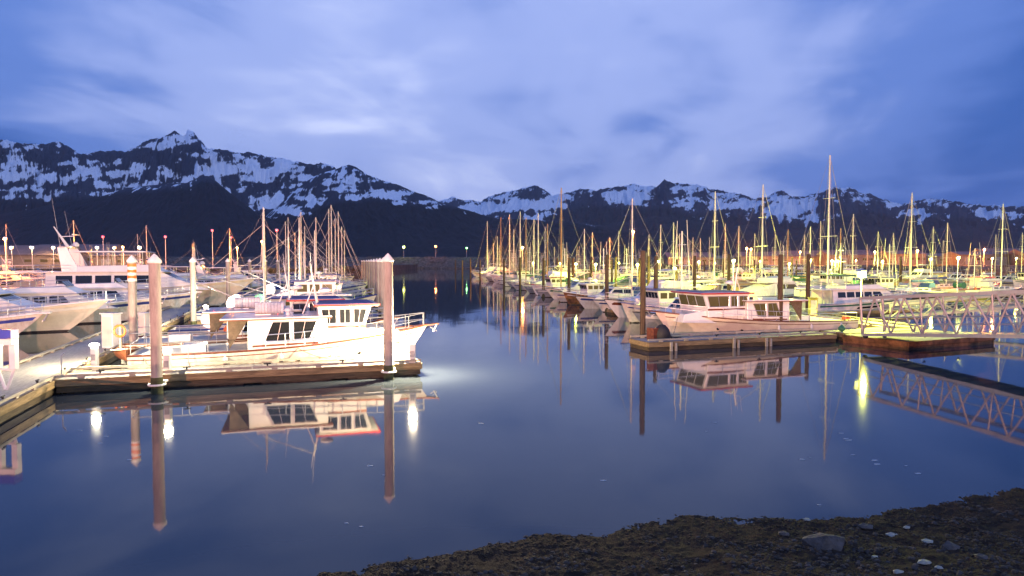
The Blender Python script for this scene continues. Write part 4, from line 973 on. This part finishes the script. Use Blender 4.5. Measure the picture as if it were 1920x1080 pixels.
for px, py, D, lb, mt in ((757, 466, 470, 'yellow-green lamp on the breakwater, left one of three', L_YG), (817, 465, 470, 'orange lamp on the breakwater, middle one of three', L_OR), (875, 467, 470, 'green lamp on the breakwater, right one of three', L_GR)):
    q = atY(px, py, D); pole_lamp(q.x, q.y, q.z, 7.6, 900 if mt is not L_GR else 300, {L_YG: YG, L_OR: ORC, L_GR: (.3, 1, .3)}[mt], mt, lb, 'breakwater lamps', 1.7 if mt is not L_GR else 1.2, arm=False, kind='street_lamp', cat='street lamp', rp=.12)
for i, (px, py, D) in enumerate(((193, 447, 170), (310, 447, 170), (398, 435, 175), (433, 448, 180), (519, 435, 150))):
    q = atY(px, py, D); pole_lamp(q.x, q.y, q.z, 1.5, 60, (1, .03, .04), L_RED, 'red mast light on a slim pole, %s from the left' % ORD[i], 'red mast lights', .55, arm=False, kind='light_mast', cat='light mast', rp=.07)

for i, (px, py, D) in enumerate(((1050, 496, 150), (1160, 495, 158), (1235, 492, 190), (1340, 496, 118), (1425, 492, 160), (1520, 490, 185), (1605, 490, 172), (1655, 493, 128), (1745, 489, 118), (1860, 488, 105), (1080, 498, 112), (1905, 487, 140))):
    q = atY(px, py, D); pole_lamp(q.x, q.y, q.z, .5, 4800, YG if i % 3 else (1, .36, .07), L_YG if i % 3 else L_OR, '%s low added %s lamp from the left among the packed right basin boats' % (ORD[i], 'yellow-green' if i % 3 else 'orange'), 'small added dock lamps', .26 + .05 * (i % 3), arm=False, cat='dock lamp')  # extra lamps added between the rows to throw more coloured light on the boats
# ------------------------------------------------------------------ gangways
def gangway(p0, p1, width, hgt, label, bays):
    a = Vector(p0); b = Vector(p1); d = b - a; L = d.length; o = empty('gangway', a); o.rotation_euler = (0, -math.atan2(d.z, Vector((d.x, d.y)).length), math.atan2(d.y, d.x))
    for y in (0, width):
        m = MB(); st = L / bays
        m.tube((0, y, 0), (0, y, hgt), .07)
        for i in range(bays):
            x = i * st
            if i % 2 == 0: m.tube((x, y, .05), (x + st, y, hgt - .05), .05)
            else: m.tube((x, y, hgt - .05), (x + st, y, .05), .05)
            if i % 4 == 3: m.tube((x + st, y, 0), (x + st, y, hgt), .04)
        m.build('truss_diagonals', TRUSSM, o)
        MB().box((L / 2, y, 0), (L, .12, .18)).build('bottom_chord', TRUSSM, o)
        MB().box((L / 2, y, hgt), (L + .1, .16, .17)).build('top_chord', TRUSSM, o)
        s_ = .1 if y == 0 else -.1
        m = MB().path([(0.1, y + s_, .95), (L, y + s_, .95)], .025).path([(0.1, y + s_, .55), (L, y + s_, .55)], .02); m.build('handrail', STEEL, o)
    m = MB(); n = int(L / .45)
    for i in range(n): m.box(((i + .5) * L / n, width / 2, .06), (L / n - .05, width - .14, .04))
    for i in range(bays + 1): m.box((min(max(i * L / bays, .08), L - .08), width / 2, -.02), (.09, width - .13, .1))
    m.build('walking_deck', TRUSSM, o)
    for y in (.12, width - .12): MB().tube((.1, y - .06, -.12), (.1, y + .06, -.12), .13, n=12).build('roller', RUB, o)
    tag(o, label, 'gangway', 'gangways'); return o
g0 = atY(1617, 627, 39.9); g1 = atY(1925, 631, 32.); dg = (g1 - g0); g2 = g0 + dg * 2.3
gangway(g0, g2, 1.9, 2.12, 'near steel truss gangway rising to the right frame edge', 22)
gangway((29.5, 53.0, .6), (52.0, 52.0, 2.7), 1.5, 1.0, 'second lower gangway behind the near truss gangway', 18)
BL_ = Bt.location; dB = Vector((-.944, -.33, 0)); nB = Vector((.33, -.944, 0))
line(BL_ + dB * 6.2 + nB * .9 + Vector((0, 0, 1.6)), (9.6, 40.5, .65), .1, 'mooring line from the bow of the right trawler to the dock')
line(BL_ - dB * 6.6 + nB * 1.8 + Vector((0, 0, 1.0)), (21.2, 44.0, .65), .1, 'mooring line from the stern of the right trawler')
# things on the right dock
o = empty('covered_pump', (8.6, 39.0, .5), .3)
MB().lathe((0, 0, 0), [(.42, 0), (.5, .25), (.42, .6), (.2, .85), (.03, .9)], 9).build('tarpaulin', RUB, o, smooth=True); MB().box((-.55, .1, .35), (.35, .6, .7), .2).build('crate', TEAK, o); MB().path([(.5, 0, .1), (.9, -.2, .08), (1.3, .1, .08), (1.0, .4, .08)], .04).build('hose', RUB, o)
tag(o, 'black tarpaulin covered pump with brown crate at the right dock end', 'pump')
q = at(1586, 612, .5); o = empty('dock_barrel', tuple(q)); MB().lathe((0, 0, 0), [(.27, 0), (.29, .03), (.29, .3), (.3, .32), (.29, .34), (.29, .62), (.27, .66)], 16).build('drum', ORANGE, o, smooth=True); MB().lathe((0, 0, .66), [(.24, 0), (.24, .04)], 16).build('lid', REDH, o)
tag(o, 'orange barrel on the float near the brightest lamp', 'barrel')
o = empty('small_buoy', tuple(at(1578, 622, .5))); MB().lathe((0, 0, 0), [(.05, 0), (.2, .12), (.22, .25), (.1, .4), (.03, .46)], 12).build('float_ball', GREENH, o, smooth=True); MB().tube((0, 0, .45), (.1, 0, .5), .02).build('eye', STEEL, o); tag(o, 'small green buoy lying beside the orange barrel', 'buoy')
q = at(1536, 600, .5); o = empty('deck_cabinet', (q.x + .9, q.y + 3.2, .5), -.2); MB().box((0, 0, .75), (.6, .6, 1.5)).build('body', YELL, o, bevel=.03); MB().box((0, -.315, .75), (.45, .03, 1.2)).build('door', CREAM, o); MB().box((0, 0, 1.53), (.7, .7, .06)).build('lid', YELL, o); tag(o, 'yellow cabinet standing on the float behind the right trawler stern', 'cabinet')
for px, lb in ((1258, 'left mooring post pair at the right dock end'), (1376, 'grey fender post midway along the right dock edge'), (1437, 'fender post near the right end of the dock edge')):
    t_ = (px - 960) / F; X0, Y0, dx, dy = 7.55, 37.6, .944, .33; s_ = (t_ * Y0 - X0) / (dx - t_ * dy)
    o = MB().box((0, 0, .1), (.14, .1, .8)).box((.3, 0, .1), (.12, .1, .7)).build('fender_post', RAILT); o.location = (X0 + dx * s_ + .03, Y0 + dy * s_ - .11, 0); o.rotation_euler.z = .336; tag(o, lb, 'fender post', 'fender posts')

# ================================================================== FAR SHORES
def rubble(name, pts, z, wid, label=None, seed=1, kind='thing', cat=None):
    m = MB(); r_ = random.Random(seed); N_ = 0; rows = []
    for (x0, y0), (x1, y1) in zip(pts[:-1], pts[1:]):
        L = math.hypot(x1 - x0, y1 - y0); n = max(int(L / 3.2), 1)
        for i in range(n + (1 if (x1, y1) == pts[-1] else 0)):
            t = i / n; rows.append((x0 + (x1 - x0) * t, y0 + (y1 - y0) * t))
    prof = [(-1.3, -1.), (-1.1, .12), (-.95, .3), (-.8, .5), (-.65, .7), (-.5, .86), (-.4, 1), (.4, 1), (1.2, -.3)]
    vs = [(x + r_.uniform(-.9, .9), y + a * wid + r_.uniform(-.9, .9), max(z * b + r_.uniform(-.45, .45), -1.5) if b > 0 else z * b) for x, y in rows for a, b in prof]; k = len(prof)
    fs = [(i * k + j, (i + 1) * k + j, (i + 1) * k + j + 1, i * k + j + 1) for i in range(len(rows) - 1) for j in range(k - 1)]
    m.add(vs, fs); o = m.build(name, ROCKM)
    if kind == 'thing': tag(o, label, cat)
    else: tag(o, kind='structure')
    return o
rubble('breakwater', [(-330, 470), (-60, 478), (60, 470), (150, 430)], 8.0, 16, 'dark rubble breakwater closing the harbour mouth across the channel', 3, cat='breakwater')
def land(name, x0, x1, y0, y1, z):
    m = MB().box(((x0 + x1) / 2, (y0 + y1) / 2, z / 2 - 1), (x1 - x0, y1 - y0, z + 2)); o = m.build(name, GRAVLAND); tag(o, kind='structure'); return o
land('yard_ground', 70, 900, 262, 800, 3.2); land('yard_ground', -900, -64, 176, 700, 3.0)
rubble('shore_bank', [(66, 300), (68, 262), (300, 256), (700, 258)], 3.4, 6, seed=5, kind='structure'); rubble('shore_bank', [(-60, 300), (-64, 176), (-300, 172), (-700, 174)], 3.2, 6, seed=8, kind='structure')
def shed(x, y, w_, d_, h, z, label, m=SHEDM, rm=SHEDD, gable=True):
    o = empty('shed', (x, y, z)); MB().box((0, 0, h / 2), (w_, d_, h)).build('wall', m, o)
    rp = [(-d_ / 2 - .4, h), (d_ / 2 + .4, h), (d_ / 2 + .4, h + .2), (0, h + (w_ * .12 if gable else .25)), (-d_ / 2 - .4, h + .2)]
    q = MB(); n = 5; vs = [(s_ * (w_ / 2 + .4), a, b) for s_ in (-1, 1) for a, b in rp]; q.add(vs, [(0, 1, 2, 3, 4), (9, 8, 7, 6, 5)] + [(i, 5 + i, 5 + (i + 1) % 5, (i + 1) % 5) for i in range(5)]); q.build('roof', rm, o)
    MB().box((-w_ * .2, -d_ / 2 - .05, h * .38), (w_ * .22, .1, h * .76)).build('door', GREYH, o)
    for k_ in (.1, .28, .42): MB().box((w_ * k_, -d_ / 2 - .04, h * .6), (w_ * .08, .08, h * .2)).build('window', GLASSW, o)
    tag(o, label, 'shed', 'waterfront sheds')
rr = random.Random(9)
for i, (px, D, w_, h) in enumerate(((1290, 330, 22, 3.5), (1345, 345, 14, 3), (1420, 330, 20, 4), (1500, 335, 26, 4), (1585, 325, 22, 4.6), (1640, 340, 20, 4.2), (1690, 320, 16, 5.), (1745, 330, 14, 4), (1812, 310, 14, 4.6), (1880, 320, 24, 5), (1945, 310, 20, 5))):
    q = atY(px, 480, D); shed(q.x, q.y, w_, 12, h, 3.2, ['low', 'small', 'pale', 'long', 'broad', 'grey', 'narrow', 'plain', 'square', 'wide', 'last'][i] + ' orange-lit shed, %s from the left along the right yard' % ORD[i])
for i, (px, D, w_, h) in enumerate(((60, 190, 24, 3.6), (150, 195, 22, 4.2), (235, 190, 12, 3.4), (-10, 196, 14, 4))):
    q = atY(px, 480, D); shed(q.x, q.y, w_, 10, h, 3.0, '%s floodlit shed, %s in the line behind the left yachts' % (['long', 'pale', 'small', 'edge'][i], ORD[i]))
for i, (px, D) in enumerate(((22, 181), (60, 181), (100, 184), (133, 180), (182, 181), (215, 184), (262, 181))):
    q = atY(px, 468, D); pole_lamp(q.x, q.y, q.z, 3.0, 2200, (1, .5, .2), L_OR if i in (0, 3, 5) else L_WARM, 'floodlight standing before the left sheds, %s from the left' % ORD[i], 'shed floodlights', .8, arm=False, kind='flood_lamp', cat='street lamp', rp=.1)

# ================================================================== NEAR SHORE
shp = [at(px, py, 0) for px, py in ((590, 1080), (690, 1062), (800, 1046), (870, 1040), (950, 1018), (1000, 1008), (1060, 1003), (1120, 1004), (1200, 985), (1290, 968), (1400, 972), (1500, 978), (1600, 972), (1700, 957), (1800, 938), (1920, 914))]
sx = [-60, -25, -12] + [p.x for p in shp] + [18, 40, 80]; sy = [0, 3, 7.6] + [p.y for p in shp] + [18.5, 22, 24]
gx = np.concatenate([np.linspace(-60, -8, 40), np.arange(-7.9, 16, .055), np.linspace(16.3, 70, 60)])
gy_ = np.concatenate([np.linspace(-90, -3, 40), np.linspace(-2.5, 7.5, 60), np.arange(7.55, 19, .06), np.linspace(19.3, 25, 8)])
GX, GY = np.meshgrid(gx, gy_)
def shore_z(X, Y):
    ysh = np.interp(X, sx, sy) + .22 * fbm(X * .9, Y * .9 + 3, 4); d = ysh - Y
    z = np.where(d > 0, .055 * d + .0175 * d * d, .16 * d)
    z = np.minimum(z, 3.9 + .1 * fbm(X * .3, Y * .3, 3))
    near = np.clip((d + 1) / 1.5, 0, 1)
    return z + near * (.050 * fbm(X * 1.6, Y * 1.6, 4) + .030 * fbm(X * 6, Y * 6, 3) + .02 * ridged(X * 14, Y * 14, 2))
GZ = np.maximum(shore_z(GX, GY), -1.5)
nr, nc = GX.shape; V = np.stack([GX, GY, GZ], -1).reshape(-1, 3).astype(np.float32); idx = np.arange(nr * nc).reshape(nr, nc)
q_ = np.stack([idx[:-1, :-1], idx[:-1, 1:], idx[1:, 1:], idx[1:, :-1]], -1).reshape(-1, 4).astype(np.int32)
me = bpy.data.meshes.new('shore_ground'); me.vertices.add(len(V)); me.vertices.foreach_set('co', V.ravel()); me.loops.add(q_.size); me.loops.foreach_set('vertex_index', q_.ravel()); me.polygons.add(len(q_))
me.polygons.foreach_set('loop_start', np.arange(0, q_.size, 4, dtype=np.int32)); me.polygons.foreach_set('loop_total', np.full(len(q_), 4, np.int32)); me.update(calc_edges=True); me.validate()
SHM = mat('shore_mud_gravel', (.050, .031, .019), .95, var=.35, scale=2.2, bump=.9, bscale=38, col2=(.024, .016, .012), spec=.15); me.materials.append(SHM)
o = bpy.data.objects.new('shore_ground', me); COL.objects.link(o); tag(o, kind='structure')
def blob(rg, s, flat=.6):
    ph = (1 + 5 ** .5) / 2
    vs = [(-1, ph, 0), (1, ph, 0), (-1, -ph, 0), (1, -ph, 0), (0, -1, ph), (0, 1, ph), (0, -1, -ph), (0, 1, -ph), (ph, 0, -1), (ph, 0, 1), (-ph, 0, -1), (-ph, 0, 1)]
    fs = [(0, 11, 5), (0, 5, 1), (0, 1, 7), (0, 7, 10), (0, 10, 11), (1, 5, 9), (5, 11, 4), (11, 10, 2), (10, 7, 6), (7, 1, 8), (3, 9, 4), (3, 4, 2), (3, 2, 6), (3, 6, 8), (3, 8, 9), (4, 9, 5), (2, 4, 11), (6, 2, 10), (8, 6, 7), (9, 8, 1)]
    return [(x * s * rg.uniform(.35, .62), y * s * rg.uniform(.35, .62), z * s * flat * rg.uniform(.3, .6)) for x, y, z in vs], fs
rg = random.Random(2)
def scatter(name, n, smin, smax, m, cond, flat, kindname='stuff'):
    mb = MB(); c = 0
    xs = np.array([rg.uniform(-4, 15.5) for _ in range(n)]); ys = np.array([rg.uniform(8.0, 15.8) for _ in range(n)]); zs = shore_z(xs, ys); nz = fbm(xs * .8 + 40, ys * 1.1, 3)
    for x, y, z, q in zip(xs, ys, zs, nz):
        if z < -.02 or not cond(x, y, z, q): continue
        v, f = blob(rg, smin + (smax - smin) * rg.random() ** 3, flat); a = rg.uniform(0, 6.28); ca_, sa_ = math.cos(a), math.sin(a)
        mb.add([(x + vx * ca_ - vy * sa_, y + vx * sa_ + vy * ca_, z + vz) for vx, vy, vz in v], f)
    o = mb.build(name, m); tag(o, kind='stuff'); return o
WEED = mat('seaweed_rockweed', (.055, .031, .012), .9, var=.4, scale=3); PEB = mat('pebble_grey', (.085, .066, .055), .9, var=.5, scale=2.5)
scatter('seaweed', 34000, .014, .042, WEED, lambda x, y, z, q: z < .42 + q, .5); scatter('gravel', 22000, .010, .06, PEB, lambda x, y, z, q: z > .12 - q * .5, .7)
def stone(px, py, w_, h_, label, m=STONE, z=None, name='stone'):
    p = at(px, py, .3)
    for _ in range(8):
        zz_ = float(shore_z(np.array([p.x]), np.array([p.y]))[0]); p = at(px, py, zz_)
    k_ = (.8 if px == 1542 else .55) if m is STONE else .5; w_ *= k_; h_ *= k_
    s = w_ * p.y / F; v, f = blob(random.Random(int(px)), 1., 1.); mb = MB().add([(x * s * .95, y * s * .8, z_ * h_ * p.y / F * 1.0) for x, y, z_ in v], f)
    o = mb.build(name, m); o.location = (p.x, p.y, zz_ + .01); b_ = o.modifiers.new('b', 'SUBSURF'); b_.levels = 2; b_.render_levels = 2; b_.subdivision_type = 'SIMPLE'
    tx = bpy.data.textures.get('rock') or bpy.data.textures.new('rock', 'CLOUDS'); tx.noise_scale = .12; dm = o.modifiers.new('d', 'DISPLACE'); dm.texture = tx; dm.strength = s * .12
    tag(o, label, 'stone', 'stones on the near shore')
stone(1542, 1022, 62, 34, 'largest flat-topped grey stone on the near shore')
for i, (px, py, w_, h_, wt) in enumerate(((1512, 975, 18, 7, 1), (1622, 988, 30, 12, 0), (1672, 1004, 30, 9, 1), (1700, 990, 16, 8, 1), (1738, 1016, 26, 8, 1), (1733, 1055, 30, 10, 1), (1684, 1074, 26, 14, 1), (1782, 1030, 40, 24, 0), (1840, 1045, 26, 12, 0), (1470, 1002, 22, 10, 0), (1590, 966, 12, 5, 1), (1640, 1045, 14, 8, 1), (1760, 1065, 18, 8, 1))):
    stone(px, py, w_, h_, ('pale shell-white' if wt else 'dull grey') + ' shore stone, %s when counted from the shore left end' % ORD[sorted([1512, 1622, 1672, 1700, 1738, 1733, 1684, 1782, 1840, 1470, 1590, 1640, 1760]).index(px)], STONEW if wt else STONE)
# assumed street lamps, unseen behind the camera, added to light hulls and pilings warmly
for i, (x, y, P_, c_) in enumerate(((-48, -62, 330000, (1, .47, .33)), (-6, -62, 240000, (1, .47, .33)), (40, -62, 320000, (1, .50, .31)))):
    pole_lamp(x, y, 9.2, 3.8, P_, c_, L_OR, 'tall assumed street lamp, out of view behind the shore crest, %s from the left' % ORD[i], 'assumed unseen street lamps', .5, arm=True, kind='street_lamp', cat='street lamp', rp=.08, facing=math.pi / 2)
fl = MB(); rq = random.Random(4)
for px, py, n in ((170, 818, 3), (250, 848, 2), (185, 768, 2), (1605, 822, 4), (1625, 860, 3), (1500, 860, 2), (1100, 898, 1), (1560, 935, 1), (640, 990, 2), (705, 880, 2), (1330, 800, 2), (900, 800, 1), (1700, 880, 2)):
    for _ in range(n):
        p = at(px + rq.uniform(-40, 40), py + rq.uniform(-14, 14), .004); v, f = blob(rq, 1., 1.); k_ = rq.uniform(.015, .05); fl.add([(p.x + a * k_ * 2.2, p.y + b * k_, .004 + c * .008) for a, b, c in v], f)
o = fl.build('floating_foam', CWHITE); tag(o, kind='stuff')
hz = MB().box((0, 6550, 899), (24600, 13700, 1802)).build('haze', bpy.data.materials.new('haze_air')); tag(hz, kind='stuff')
hm = hz.data.materials[0]; hm.use_nodes = True; hm.node_tree.nodes.clear(); ho = hm.node_tree.nodes.new('ShaderNodeOutputMaterial'); hv = hm.node_tree.nodes.new('ShaderNodeVolumePrincipled')
hv.inputs['Color'].default_value = (.85, .85, .95, 1); hv.inputs['Density'].default_value = HAZE; hv.inputs['Anisotropy'].default_value = .3; hm.node_tree.links.new(hv.outputs[0], ho.inputs['Volume'])
print('objects', len(bpy.data.objects))
